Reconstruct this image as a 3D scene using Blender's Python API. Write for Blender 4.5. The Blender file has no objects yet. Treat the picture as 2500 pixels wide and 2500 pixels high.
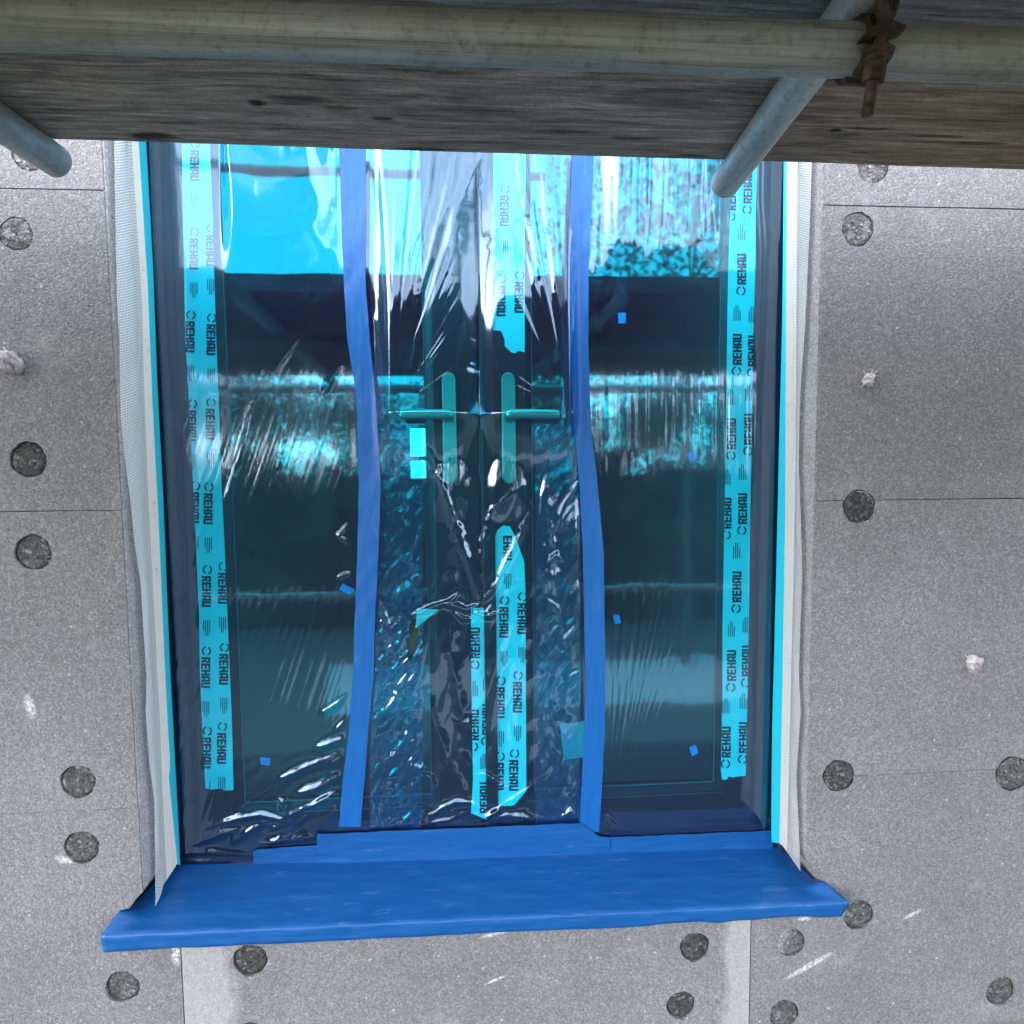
import bpy, bmesh, math, random
import numpy as np
from mathutils import Vector, Matrix

# ------------------------------------------------------------------ camera, sky, sun, exposure
sc = bpy.context.scene
COL = sc.collection
F_PX, D = 1500.0, 1.239                      # focal length in 2500-px units, metres from camera to wall face
pitch, yaw, roll = (math.radians(a) for a in (4.07, 3.88, -0.53))
cp, sp, cy, sy, cr, sr = math.cos(pitch), math.sin(pitch), math.cos(yaw), math.sin(yaw), math.cos(roll), math.sin(roll)
M = (np.array([[cr, -sr, 0], [sr, cr, 0], [0, 0, 1]]) @ np.array([[1, 0, 0], [0, cp, -sp], [0, sp, cp]])
     @ np.array([[1, 0, 0], [0, 0, -1], [0, 1, 0]]) @ np.array([[cy, -sy, 0], [sy, cy, 0], [0, 0, 1]]))
cam_d = bpy.data.cameras.new('camera')
cam = bpy.data.objects.new('camera', cam_d); COL.objects.link(cam)
rt, dn, fw = (Vector(M[i]) for i in range(3))
m4 = Matrix((rt, -dn, -fw)).transposed().to_4x4(); m4.translation = (0, -D, 0)
cam.matrix_world = m4
cam_d.sensor_width = 36; cam_d.lens = 36 * F_PX / 2500
cam_d.clip_start = 0.02; cam_d.clip_end = 500
sc.camera = cam

SUN_EL, SUN_AZ = math.radians(23), math.radians(240)
w = bpy.data.worlds.new('World'); sc.world = w; w.use_nodes = True
wn = w.node_tree.nodes; wl = w.node_tree.links
bg = wn['Background']; bg.inputs['Strength'].default_value = 0.15
sky = wn.new('ShaderNodeTexSky'); sky.sky_type = 'NISHITA'; sky.sun_disc = False
sky.sun_elevation = SUN_EL; sky.sun_rotation = SUN_AZ; sky.air_density = 1.2; sky.dust_density = 0.8
hs = wn.new('ShaderNodeHueSaturation'); hs.inputs['Saturation'].default_value = 0.45
wb = wn.new('ShaderNodeMix'); wb.data_type = 'RGBA'; wb.blend_type = 'MULTIPLY'; wb.inputs[0].default_value = 1
wb.inputs[7].default_value = (.97, .975, 1.04, 1)          # cool white balance of the photograph
wl.new(sky.outputs[0], hs.inputs['Color']); wl.new(hs.outputs[0], wb.inputs[6]); 
cl_n = wn.new('ShaderNodeTexNoise'); cl_n.inputs['Scale'].default_value = 2.4; cl_n.inputs['Detail'].default_value = 6
cl_t = wn.new('ShaderNodeTexCoord'); wl.new(cl_t.outputs['Generated'], cl_n.inputs['Vector'])
cl_r = wn.new('ShaderNodeValToRGB'); wl.new(cl_n.outputs['Fac'], cl_r.inputs[0])
cl_r.color_ramp.elements[0].position = .32; cl_r.color_ramp.elements[0].color = (2.6, 2.8, 3.3, 1)
cl_r.color_ramp.elements[1].position = .68; cl_r.color_ramp.elements[1].color = (7.2, 7.5, 8.1, 1)
ca = wn.new('ShaderNodeMix'); ca.data_type = 'RGBA'; ca.blend_type = 'ADD'; ca.inputs[0].default_value = 1   # bright high cloud over the blue
wl.new(wb.outputs[2], ca.inputs[6]); wl.new(cl_r.outputs[0], ca.inputs[7]); wl.new(ca.outputs[2], bg.inputs['Color'])
sd = bpy.data.lights.new('sun', 'SUN'); sd.energy = 0.42; sd.angle = math.radians(62); sd.color = (.97, .975, 1)
so = bpy.data.objects.new('sun', sd); COL.objects.link(so)
sdir = Vector((math.sin(SUN_AZ) * math.cos(SUN_EL), math.cos(SUN_AZ) * math.cos(SUN_EL), math.sin(SUN_EL)))
so.rotation_euler = sdir.to_track_quat('Z', 'Y').to_euler()
sc.view_settings.view_transform = 'Standard'; sc.view_settings.look = 'None'; sc.view_settings.gamma = 1
sc.view_settings.exposure = 1.75
sc.cycles.max_bounces = 10; sc.cycles.transparent_max_bounces = 24
sc.cycles.diffuse_bounces = 5; sc.cycles.glossy_bounces = 5

rng = np.random.default_rng(7); random.seed(7)
K = 2500 / 1932                               # the photo was measured in a 1932-px view and a 2500-px view

def ray(x, y):
    return M.T @ np.array([(x - 1250) / F_PX, (y - 1250) / F_PX, 1.0])
def atY(x, y, Y):
    q = ray(x, y); t = (Y + D) / q[1]; return Vector((q[0] * t, Y, q[2] * t))
def atX(x, y, X):
    q = ray(x, y); t = X / q[0]; return Vector((X, -D + q[1] * t, q[2] * t))
def atZ(x, y, Z):
    q = ray(x, y); t = Z / q[2]; return Vector((q[0] * t, -D + q[1] * t, Z))

# ------------------------------------------------------------------ material helpers
class NT:
    def __init__(s, name):
        s.m = bpy.data.materials.new(name); s.m.use_nodes = True
        s.t = s.m.node_tree; s.n = s.t.nodes; s.b = s.n['Principled BSDF']; s.out = s.n['Material Output']
        s.tc = s.n.new('ShaderNodeTexCoord')
    def link(s, a, b): s.t.links.new(a, b)
    def val(s, sock, v):
        if hasattr(v, 'links') or hasattr(v, 'is_linked'): s.link(v, sock)
        else: sock.default_value = v
    def map(s, loc=(0, 0, 0), rot=(0, 0, 0), scale=(1, 1, 1), src=None):
        n = s.n.new('ShaderNodeMapping'); s.link(src or s.tc.outputs['Object'], n.inputs[0])
        n.inputs['Location'].default_value = loc; n.inputs['Rotation'].default_value = rot; n.inputs['Scale'].default_value = scale
        return n.outputs[0]
    def noise(s, scale, detail=4, rough=.55, vec=None, dist=0):
        n = s.n.new('ShaderNodeTexNoise'); s.link(vec or s.tc.outputs['Object'], n.inputs['Vector'])
        n.inputs['Scale'].default_value = scale; n.inputs['Detail'].default_value = detail
        n.inputs['Roughness'].default_value = rough; n.inputs['Distortion'].default_value = dist
        return n.outputs['Fac']
    def voro(s, scale, vec=None, feat='F1', rnd=1):
        n = s.n.new('ShaderNodeTexVoronoi'); n.feature = feat; s.link(vec or s.tc.outputs['Object'], n.inputs['Vector'])
        n.inputs['Scale'].default_value = scale; n.inputs['Randomness'].default_value = rnd
        return n
    def ramp(s, fac, stops):
        n = s.n.new('ShaderNodeValToRGB'); s.link(fac, n.inputs[0]); e = n.color_ramp.elements
        while len(e) < len(stops): e.new(.5)
        for el, (p, c) in zip(e, stops):
            el.position = p; el.color = (c, c, c, 1) if isinstance(c, (int, float)) else (*c, 1)
        return n.outputs[0]
    def mix(s, fac, a, b, mode='MIX'):
        n = s.n.new('ShaderNodeMix'); n.data_type = 'RGBA'; n.blend_type = mode
        s.val(n.inputs[0], fac)
        for i, v in ((6, a), (7, b)):
            if isinstance(v, tuple): n.inputs[i].default_value = (*v, 1)
            else: s.link(v, n.inputs[i])
        return n.outputs[2]
    def math(s, op, a, b=0, c=None):
        n = s.n.new('ShaderNodeMath'); n.operation = op; s.val(n.inputs[0], a); s.val(n.inputs[1], b)
        if c is not None: s.val(n.inputs[2], c)
        return n.outputs[0]
    def sep(s, vec):
        n = s.n.new('ShaderNodeSeparateXYZ'); s.link(vec, n.inputs[0]); return n.outputs
    def bump(s, h, strength=.5, dist=.002, nrm=None):
        n = s.n.new('ShaderNodeBump'); s.link(h, n.inputs['Height'])
        n.inputs['Strength'].default_value = strength; n.inputs['Distance'].default_value = dist
        if nrm: s.link(nrm, n.inputs['Normal'])
        return n.outputs[0]
    def fin(s, color=None, rough=.6, metal=0, spec=.5, normal=None):
        b = s.b
        if color is not None:
            if isinstance(color, tuple): b.inputs['Base Color'].default_value = (*color, 1)
            else: s.link(color, b.inputs['Base Color'])
        s.val(b.inputs['Roughness'], rough); s.val(b.inputs['Metallic'], metal)
        b.inputs['Specular IOR Level'].default_value = spec
        if normal: s.link(normal, b.inputs['Normal'])
        return s.m

def eps_material(name, base=.222, smear=None, scuffs=()):
    t = NT(name)
    big = t.ramp(t.noise(2.2, 5, .6), [(.3, base * .86), (.72, base * 1.12)])
    col = t.mix(1, big, (.99, .98, 1.02), 'MULTIPLY')
    vo = t.voro(285); cell = t.sep(vo.outputs['Color'])[0]
    shade = t.ramp(cell, [(0, .72), (.5, .96), (.84, 1.1), (1, 1.38)])
    col = t.mix(1, col, shade, 'MULTIPLY')
    fine = t.ramp(t.noise(260, 4, .75), [(.3, .68), (.5, 1.0), (.7, 1.3)])
    col = t.mix(.8, col, fine, 'MULTIPLY')
    vo2 = t.voro(64); pk = t.sep(vo2.outputs['Color'])[1]
    spot = t.math('MULTIPLY', t.ramp(pk, [(.985, 0), (.99, 1)]), t.ramp(vo2.outputs['Distance'], [(.12, 1), (.2, 0)]))
    col = t.mix(t.math('MULTIPLY', spot, .5), col, (.62, .61, .63))
    pk2 = t.sep(vo2.outputs['Color'])[2]
    pit = t.math('MULTIPLY', t.ramp(pk2, [(.95, 0), (.96, 1)]), t.ramp(vo2.outputs['Distance'], [(.12, 1), (.22, 0)]))
    col = t.mix(t.math('MULTIPLY', pit, .6), col, (.07, .07, .075))
    # faint rubbed dusty patches
    dust = t.ramp(t.noise(7, 6, .72), [(.58, 0), (.78, .45)])
    col = t.mix(dust, col, (.43, .42, .43))
    if smear:
        for (x0, wd, z0) in smear:
            xyz = t.sep(t.tc.outputs['Object'])
            n = t.math('MULTIPLY', t.noise(11, 6, .75), abs(wd) * 1.9)
            d = t.math('SUBTRACT', xyz[0], x0)
            if wd < 0: d = t.math('MULTIPLY', d, -1)
            e = t.math('SUBTRACT', d, n)
            f = t.ramp(t.math('DIVIDE', e, abs(wd)), [(-.5, .75), (.1, .45), (.42, 0)])
            f = t.math('MULTIPLY', f, t.ramp(t.noise(120, 3, .6), [(.25, .55), (.6, 1)]))
            col = t.mix(t.math('MULTIPLY', f, .72), col, (.52, .515, .52))
    for (cx, cz, lx, lz, rot) in scuffs:
        v = t.map(loc=(-cx, 0, -cz)); v = t.map(rot=(0, rot, 0), src=v); v = t.map(scale=(1 / lx, 0, 1 / lz), src=v)
        ln = t.n.new('ShaderNodeVectorMath'); ln.operation = 'LENGTH'; t.link(v, ln.inputs[0])
        f = t.math('MULTIPLY', t.ramp(ln.outputs['Value'], [(.4, 1), (1, 0)]), t.ramp(t.noise(150, 3, .6), [(.4, .1), (.56, .9)]))
        col = t.mix(f, col, (.7, .69, .68))
    h = t.math('ADD', t.math('MULTIPLY', vo.outputs['Distance'], -1), t.math('MULTIPLY', t.noise(200, 3, .6), 1.2))
    return t.fin(col, .85, 0, .25, t.bump(h, .42, .0024))

def plug_material(name, base, light):
    t = NT(name)
    vo = t.voro(190); c = t.sep(vo.outputs['Color'])
    col = t.ramp(c[0], [(0, base * .55), (.5, base), (.9, base * 1.4), (.97, base * 2.6)])
    patch = t.ramp(t.noise(26, 3, .6), [(light, 0), (light + .06, .45)])
    col = t.mix(patch, col, t.mix(.4, (.42, .41, .42), t.ramp(t.noise(240, 3, .7), [(.3, .15), (.7, .6)])))
    h = t.math('ADD', vo.outputs['Distance'], t.math('MULTIPLY', t.noise(90, 4, .7), 1.5))
    return t.fin(col, .9, 0, .2, t.bump(h, .8, .003))

def wood_material(name, c0, c1, c2, seed, knots=()):
    t = NT(name)
    v = t.map(loc=(seed * 3.1, seed, seed * 1.7), scale=(1.1, 20, 20))
    v0 = t.map(loc=(seed * 3.1, seed, seed * 1.7), scale=(.8, 3, 3))
    dn_ = t.n.new('ShaderNodeVectorMath'); dn_.operation = 'ADD'
    wob = t.n.new('ShaderNodeTexNoise'); t.link(v0, wob.inputs['Vector']); wob.inputs['Scale'].default_value = 3
    sc_ = t.n.new('ShaderNodeVectorMath'); sc_.operation = 'SCALE'; t.link(wob.outputs['Color'], sc_.inputs[0]); sc_.inputs['Scale'].default_value = 1.6
    t.link(v, dn_.inputs[0]); t.link(sc_.outputs[0], dn_.inputs[1])
    g = t.noise(3.4, 8, .68, dn_.outputs[0], .4)
    col = t.ramp(g, [(.25, c0), (.5, c1), (.75, c2)])
    fib = t.noise(1, 5, .75, t.map(scale=(7, 150, 150)))
    col = t.mix(.9, col, t.ramp(fib, [(.32, .25), (.45, .85), (.58, 1.15), (.72, 1.8)]), 'MULTIPLY')
    spk = t.noise(300, 3, .7); col = t.mix(.6, col, t.ramp(spk, [(.3, .6), (.5, 1.), (.7, 1.4)]), 'MULTIPLY')
    stain = t.ramp(t.noise(2.2, 5, .65, t.map(loc=(seed, 0, 0), scale=(2.2, 7, 7))), [(.5, 0), (.66, 1)])
    col = t.mix(t.math('MULTIPLY', stain, .45), col, (.018, .016, .015))
    vk = t.voro(1, t.map(loc=(seed * .7, seed * .37, 0), scale=(4.2, 11, 11)))
    kd = t.math('ADD', vk.outputs['Distance'], t.math('MULTIPLY', t.noise(9, 4, .7, t.map(scale=(1, 6, 6))), .5))
    kn = t.math('MULTIPLY', t.ramp(kd, [(.32, 1), (.42, 0)]), t.ramp(t.sep(vk.outputs['Color'])[0], [(.45, 0), (.5, 1)]))
    col = t.mix(t.math('MULTIPLY', kn, .85), col, (.012, .011, .011))
    for (kx, ky, rx, ry, st) in knots:
        v_ = t.map(loc=(-kx, -ky, 0)); v_ = t.map(scale=(1 / rx, 1 / ry, 0), src=v_)
        ln = t.n.new('ShaderNodeVectorMath'); ln.operation = 'LENGTH'; t.link(v_, ln.inputs[0])
        e_ = t.math('ADD', ln.outputs['Value'], t.math('MULTIPLY_ADD', t.noise(1, 4, .7, t.map(scale=(30, 120, 1))), 1.5, -.75))
        col = t.mix(t.math('MULTIPLY', t.ramp(e_, [(.55, 1), (1., 0)]), st), col, (.022, .02, .02))
    h = t.math('ADD', g, t.math('MULTIPLY', fib, .5))
    return t.fin(col, .82, 0, .3, t.bump(h, .7, .003))

def tube_material(name, rust, sc3=(1.3, 80, 80)):
    t = NT(name)
    v = t.map(scale=sc3)
    a = t.noise(1.5, 8, .74, v, .5)
    col = t.ramp(a, [(.3, (.10, .10, .085)), (.43, (.36, .36, .315)), (.66, (.56, .56, .505))] if rust > .2 else [(.3, (.38, .39, .38)), (.6, (.62, .63, .62))])
    gn = t.ramp(t.noise(3.1, 5, .6), [(.45, 0), (.7, 1)])
    col = t.mix(t.math('MULTIPLY', gn, rust), col, (.13, .12, .055))
    sp_ = t.ramp(t.noise(95, 4, .7), [(.33, .35), (.47, 1.), (.7, 1.2)])
    col = t.mix(.4, col, sp_, 'MULTIPLY')
    spl = t.ramp(t.noise(11, 5, .65), [(.64, 0), (.68, .55)]); col = t.mix(spl, col, (.5, .49, .46) if rust > .2 else (.45, .45, .45))
    return t.fin(col, t.ramp(a, [(.3, .62), (.7, .42)]), .35, .5, t.bump(t.noise(110, 4, .7), .35, .0012))

MAT = {}
sc_at = lambda x, y, a, b, r: (atY(x, y, 0).x, atY(x, y, 0).z, a, b, r)
MAT['eps'] = eps_material('grey_insulation', scuffs=[sc_at(73, 1725, .012, .030, .2), sc_at(158, 2100, .022, .010, -.3), sc_at(430, 2330, .012, .03, 0), sc_at(2410, 1480, .03, .004, .3), sc_at(2330, 1870, .03, .006, .05)])
MAT['eps_b'] = eps_material('grey_insulation_paler', .236)
MAT['eps_mid'] = eps_material('grey_insulation_under_sill', .224, smear=[(-.603, .085, 0), (.597, -.045, 0)],
                              scuffs=[(.045, -.985, .045, .006, math.radians(14)), (.04, -1.09, .03, .004, math.radians(20))])
MAT['eps_r'] = eps_material('grey_insulation_low_right', .215, scuffs=[(.735, -1.105, .075, .008, math.radians(27)), (.97, -1.0, .03, .005, .4), (.72, -.995, .02, .006, 0)])
MAT['eps_reveal'] = eps_material('grey_reveal', .42)  # foam colour lightened to offset the shade on the left reveal
MAT['plug_dark'] = plug_material('dark_plug', .066, .62)
MAT['plug_mid'] = plug_material('speckled_plug', .098, .60)
MAT['plug_light'] = plug_material('pale_plug', .125, .56)
MAT['wood_grey'] = wood_material('weathered_board', (.15, .112, .088), (.42, .33, .272), (.68, .555, .465), 1.0,
    [(*atZ(x * K, y * K, .5)[:2], rx, ry, st) for x, y, rx, ry, st in ((485, 196, .016, .010, .95), (560, 190, .05, .012, .45), (640, 205, .03, .008, .45), (720, 225, .02, .006, .8), (790, 283, .05, .008, .8), (905, 292, .05, .006, .8), (640, 283, .03, .006, .6), (1090, 250, .06, .004, .6), (1240, 300, .04, .007, .8), (1200, 262, .05, .004, .7), (1310, 295, .04, .006, .7), (350, 235, .04, .006, .4), (150, 210, .06, .006, .35))])
MAT['wood_brown'] = wood_material('brown_board', (.135, .087, .058), (.375, .262, .192), (.61, .445, .34), 5.3,
    [(*atZ(x * K, y * K, .5)[:2], rx, ry, st) for x, y, rx, ry, st in ((1577, 247, .014, .008, .9), (1640, 245, .05, .005, .7), (1760, 258, .07, .005, .7), (1850, 272, .05, .006, .7), (1620, 290, .02, .004, .5), (1700, 230, .06, .003, .5))])
MAT['wood_dark'] = wood_material('outer_board', (.11, .098, .092), (.29, .262, .246), (.46, .42, .395), 9.1)
MAT['wood_darkened'] = wood_material('darkened_board', (.012, .011, .01), (.035, .032, .03), (.06, .055, .05), 12.7)  # boards coloured darker to keep their reflection in the film dark
MAT['tube'] = tube_material('galvanised_tube', .55)
MAT['tube_clean'] = tube_material('pale_galvanised_tube', .08, (30, 3, 30))
MAT['tube_dull'] = tube_material('dull_galvanised_tube', .1, (20, 5, 20))

def simple(name, col, rough=.5, metal=0, spec=.5, bump=None):
    t = NT(name)
    n = t.bump(t.noise(bump[0], 4, .6), bump[1], bump[2]) if bump else None
    return t.fin(col, rough, metal, spec, n)
t = NT('rusty_iron')
MAT['rust'] = t.fin(t.ramp(t.noise(60, 6, .7), [(.3, (.018, .014, .011)), (.5, (.06, .042, .026)), (.72, (.17, .12, .065))]), .7, .35, .4, t.bump(t.noise(140, 5, .7), .8, .002))
MAT['frame'] = simple('anthracite_plastic', (.020, .022, .026), .38, 0, .5, (400, .08, .0006))
MAT['gasket'] = simple('gap_black', (.01, .01, .011), .5)
MAT['bead_edge'] = simple('pale_film_edge', (.08, .2, .22), .4)
MAT['steel'] = simple('brushed_steel', (.58, .56, .46), .3, .8, .5, (90, .05, .0006))
MAT['dark_hole'] = simple('keyhole_black', (.01, .01, .01), .5)
t = NT('white_protective_tape')
MAT['ptape'] = t.fin(t.ramp(t.noise(9, 4, .6), [(.3, (.80, .81, .81)), (.7, (.88, .88, .88))]), .42, 0, .5, t.bump(t.noise(30, 3, .5), .12, .002))
MAT['ink'] = simple('dark_print', (.012, .014, .035), .5)
MAT['ink_grey'] = simple('fine_print', (.10, .12, .15), .5)
MAT['turq'] = simple('turquoise_tape', (.010, .44, .56), .45, 0, .5, (40, .15, .002))
t = NT('cream_plastic')
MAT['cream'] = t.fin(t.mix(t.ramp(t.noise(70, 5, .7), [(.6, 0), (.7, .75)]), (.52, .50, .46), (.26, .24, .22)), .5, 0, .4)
t = NT('foam_lump')
MAT['foam'] = t.fin(t.ramp(t.noise(45, 5, .6), [(.3, (.30, .28, .29)), (.7, (.62, .58, .6))]), .9, 0, .2, t.bump(t.noise(120, 4, .7), .8, .004))
MAT['masonry'] = simple('masonry', (.2, .19, .18), .9)
MAT['concrete'] = simple('rough_grass', (.055, .072, .055), .95)

def blue_tape(name, c=(.003, .118, .41), scale=(30, 30, 3)):
    t = NT(name)
    n = t.noise(4, 6, .65, t.map(scale=scale))
    col = t.mix(t.ramp(n, [(.3, 0), (.72, 1)]), tuple(x * .90 for x in c), tuple(min(1, x * 1.08 + .003) for x in c))
    worn = t.ramp(t.noise(3.0, 7, .75, t.map(scale=tuple(x * .5 + 2 for x in scale))), [(.59, 0), (.76, .5)])
    col = t.mix(worn, col, (.17, .27, .50))
    h = t.math('ADD', t.math('MULTIPLY', t.noise(11, 5, .62, t.map(scale=tuple(x / 8 + .6 for x in scale)), 1.2), 1.6), t.math('MULTIPLY', t.noise(260, 2, .5), .05))
    return t.fin(col, t.ramp(n, [(.3, .33), (.7, .5)]), 0, .5, t.bump(h, .2, .005))
MAT['btape'] = blue_tape('blue_masking_tape')
MAT['btape_h'] = blue_tape('blue_masking_tape_along_sill', (.003, .090, .31), (3, 24, 30))
MAT['bit_blue'] = simple('blue_paper_scrap', (.05, .34, .8), .5)
MAT['bit_cyan'] = simple('pale_label', (.62, .66, .62), .45)

# clear blue film: tints what lies behind it and mirrors the daylight on its own surface
t = NT('blue_cling_film')
t.n.remove(t.b)
lw = t.n.new('ShaderNodeLayerWeight'); lw.inputs['Blend'].default_value = .5
fr = t.math('MULTIPLY_ADD', t.math('POWER', lw.outputs['Facing'], 5.0), .85, .138)
tr = t.n.new('ShaderNodeBsdfTransparent'); tr.inputs[0].default_value = (.035, .86, 1.0, 1)
gl = t.n.new('ShaderNodeBsdfGlossy'); gl.inputs['Roughness'].default_value = .06; gl.inputs[0].default_value = (.60, .78, 1, 1)
df = t.n.new('ShaderNodeBsdfDiffuse'); df.inputs[0].default_value = (.30, .03, .55, 1)
fb = t.bump(t.noise(26, 4, .55, t.map(scale=(1.5, 1, .6))), .06, .004)
t.link(fb, gl.inputs['Normal']); t.link(fb, lw.inputs['Normal'])
mx0 = t.n.new('ShaderNodeMixShader'); mx0.inputs[0].default_value = .024; t.link(tr.outputs[0], mx0.inputs[1]); t.link(df.outputs[0], mx0.inputs[2])
mx = t.n.new('ShaderNodeMixShader'); t.link(fr, mx.inputs[0]); t.link(mx0.outputs[0], mx.inputs[1]); t.link(gl.outputs[0], mx.inputs[2])
t.link(mx.outputs[0], t.out.inputs['Surface']); MAT['film'] = t.m

# window glass: mirrors part of what stands opposite, dark room behind
t = NT('window_glass'); t.n.remove(t.b)
lw = t.n.new('ShaderNodeLayerWeight'); lw.inputs['Blend'].default_value = .5
fr = t.math('MULTIPLY_ADD', t.math('POWER', lw.outputs['Facing'], 5.0), .74, .24)
tr = t.n.new('ShaderNodeBsdfTransparent'); tr.inputs[0].default_value = (.75, .82, .8, 1)
gl = t.n.new('ShaderNodeBsdfGlossy'); gl.inputs['Roughness'].default_value = .03; gl.inputs[0].default_value = (1, 1, 1, 1)
gb = t.bump(t.noise(5, 2, .5), .05, .01); t.link(gb, gl.inputs['Normal'])
mx = t.n.new('ShaderNodeMixShader'); t.link(fr, mx.inputs[0]); t.link(tr.outputs[0], mx.inputs[1]); t.link(gl.outputs[0], mx.inputs[2])
t.link(mx.outputs[0], t.out.inputs['Surface']); MAT['glass'] = t.m

def mesh_fabric(name, a):
    t = NT(name)
    uv = t.sep(t.tc.outputs['UV'])
    fx = t.math('FRACT', t.math('MULTIPLY', uv[0], 1)); fy = t.math('FRACT', t.math('MULTIPLY', uv[1], 1))
    gx = t.math('GREATER_THAN', t.math('ABSOLUTE', t.math('SUBTRACT', fx, .5)), .30)
    gy = t.math('GREATER_THAN', t.math('ABSOLUTE', t.math('SUBTRACT', fy, .5)), .30)
    th = t.math('MAXIMUM', gx, gy)
    t.fin((a, a * 1.01, a * .99), .6, 0, .4)
    tr = t.n.new('ShaderNodeBsdfTransparent'); mx = t.n.new('ShaderNodeMixShader')
    t.link(th, mx.inputs[0]); t.link(tr.outputs[0], mx.inputs[1]); t.link(t.b.outputs[0], mx.inputs[2])
    t.link(mx.outputs[0], t.out.inputs['Surface']); return t.m
MAT['mesh'] = mesh_fabric('white_glass_fibre_mesh', .88)  # left wing, lightened to offset the shade there
MAT['mesh_toned_down'] = mesh_fabric('toned_down_glass_fibre_mesh', .52)  # same mesh in a darker colour, offsetting the sunlight on the right wing
t = NT('cream_plastic_lightened')
MAT['cream_l'] = t.fin(t.mix(t.ramp(t.noise(70, 5, .7), [(.6, 0), (.7, .75)]), (.80, .76, .69), (.36, .33, .3)), .5, 0, .4)  # paler copy of the cream, offsetting the shade on the left bead
t = NT('perforated_bead_strip')
uv = t.sep(t.tc.outputs['UV'])
ln = t.math('ADD', t.math('POWER', t.math('SUBTRACT', t.math('FRACT', uv[0]), .5), 2), t.math('POWER', t.math('SUBTRACT', t.math('FRACT', uv[1]), .5), 2))
MAT['perf'] = t.fin(t.mix(t.math('LESS_THAN', ln, .055), (.60, .59, .57), (.20, .19, .19)), .5, 0, .4)

# ------------------------------------------------------------------ object helpers
def tag(o, label=None, cat=None, group=None, kind=None):
    if label: o['label'] = label
    if cat: o['category'] = cat
    if group: o['group'] = group
    if kind: o['kind'] = kind
    return o
def thing(name, loc, label, cat, group=None, kind=None):
    o = bpy.data.objects.new(name, None); COL.objects.link(o); o.location = loc; o.empty_display_size = .05
    return tag(o, label, cat, group, kind or 'thing')
def link(name, me, mat, parent=None, smooth=False):
    if mat is not None: me.materials.append(MAT[mat] if isinstance(mat, str) else mat)
    if smooth:
        me.polygons.foreach_set('use_smooth', [True] * len(me.polygons))
    o = bpy.data.objects.new(name, me); COL.objects.link(o)
    if parent:
        chain = Matrix()
        p = parent
        loc = Vector((0, 0, 0))
        while p: loc += p.location; p = p.parent
        o.parent = parent; o.matrix_parent_inverse = Matrix.Translation(-loc) if parent.parent is None else Matrix()
    return o
def pyd(name, verts, faces, mat, parent=None, smooth=False):
    me = bpy.data.meshes.new(name); me.from_pydata([tuple(v) for v in verts], [], faces); me.update()
    return link(name, me, mat, parent, smooth)
def bmo(name, bm, mat, parent=None, smooth=False):
    me = bpy.data.meshes.new(name); bm.to_mesh(me); bm.free(); return link(name, me, mat, parent, smooth)
def bm_box(bm, lo, hi, bev=0):
    r = bmesh.ops.create_cube(bm, size=1)
    for v in r['verts']:
        v.co = Vector([lo[i] + (v.co[i] + .5) * (hi[i] - lo[i]) for i in range(3)])
    if bev:
        es = list({e for v in r['verts'] for e in v.link_edges})
        bmesh.ops.bevel(bm, geom=es, offset=bev, segments=2, affect='EDGES', profile=.5)
def box(name, lo, hi, mat, parent=None, bev=0):
    bm = bmesh.new(); bm_box(bm, lo, hi, bev); return bmo(name, bm, mat, parent)
def bm_tube(bm, a, b, r0, r1=None, seg=24, cap=True, thick=0):
    a, b = Vector(a), Vector(b); r1 = r0 if r1 is None else r1
    d = (b - a).normalized(); x = d.orthogonal().normalized(); y = d.cross(x)
    rings = []
    prof = [(a, r0), (b, r1)]
    if thick: prof = [(a + d * thick * 4, r0 - thick), (a, r0 - thick), (a, r0), (b, r1), (b, r1 - thick), (b - d * thick * 4, r1 - thick)]
    for c, r in prof:
        rings.append([bm.verts.new(c + (x * math.cos(k * 2 * math.pi / seg) + y * math.sin(k * 2 * math.pi / seg)) * r) for k in range(seg)])
    for R0, R1 in zip(rings, rings[1:]):
        for k in range(seg):
            bm.faces.new((R0[k], R0[(k + 1) % seg], R1[(k + 1) % seg], R1[k]))
    if cap:
        bm.faces.new(rings[0][::-1]); bm.faces.new(rings[-1])
    bmesh.ops.recalc_face_normals(bm, faces=bm.faces[:])
def bm_prism(bm, pts, d, cap=True):
    """outline in 3-D extruded by vector d"""
    a = [bm.verts.new(p) for p in pts]; b = [bm.verts.new(Vector(p) + Vector(d)) for p in pts]
    n = len(a)
    bm.faces.new(a); bm.faces.new(b[::-1])
    for i in range(n): bm.faces.new((a[i], b[i], b[(i + 1) % n], a[(i + 1) % n]))
    bmesh.ops.recalc_face_normals(bm, faces=bm.faces[:])

def n1(seed, n=400):
    r = np.random.default_rng(seed).random(n) * 2 - 1
    def f(x):
        x = np.asarray(x, float) % (n - 1); i = np.floor(x).astype(int); t_ = x - i; t_ = t_ * t_ * (3 - 2 * t_)
        return r[i] * (1 - t_) + r[(i + 1) % n] * t_
    return f
def n2(seed, n=257):
    r = np.random.default_rng(seed).random((n, n)) * 2 - 1
    def f(x, y):
        x = np.asarray(x, float) % (n - 1); y = np.asarray(y, float) % (n - 1)
        i = np.floor(x).astype(int); j = np.floor(y).astype(int); a = x - i; b = y - j
        a = a * a * (3 - 2 * a); b = b * b * (3 - 2 * b)
        return (r[i, j] * (1 - a) * (1 - b) + r[i + 1, j] * a * (1 - b) + r[i, j + 1] * (1 - a) * b + r[i + 1, j + 1] * a * b)
    return f
def sstep(a, b, x):
    q = np.clip((x - a) / (b - a), 0, 1); return q * q * (3 - 2 * q)

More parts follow.
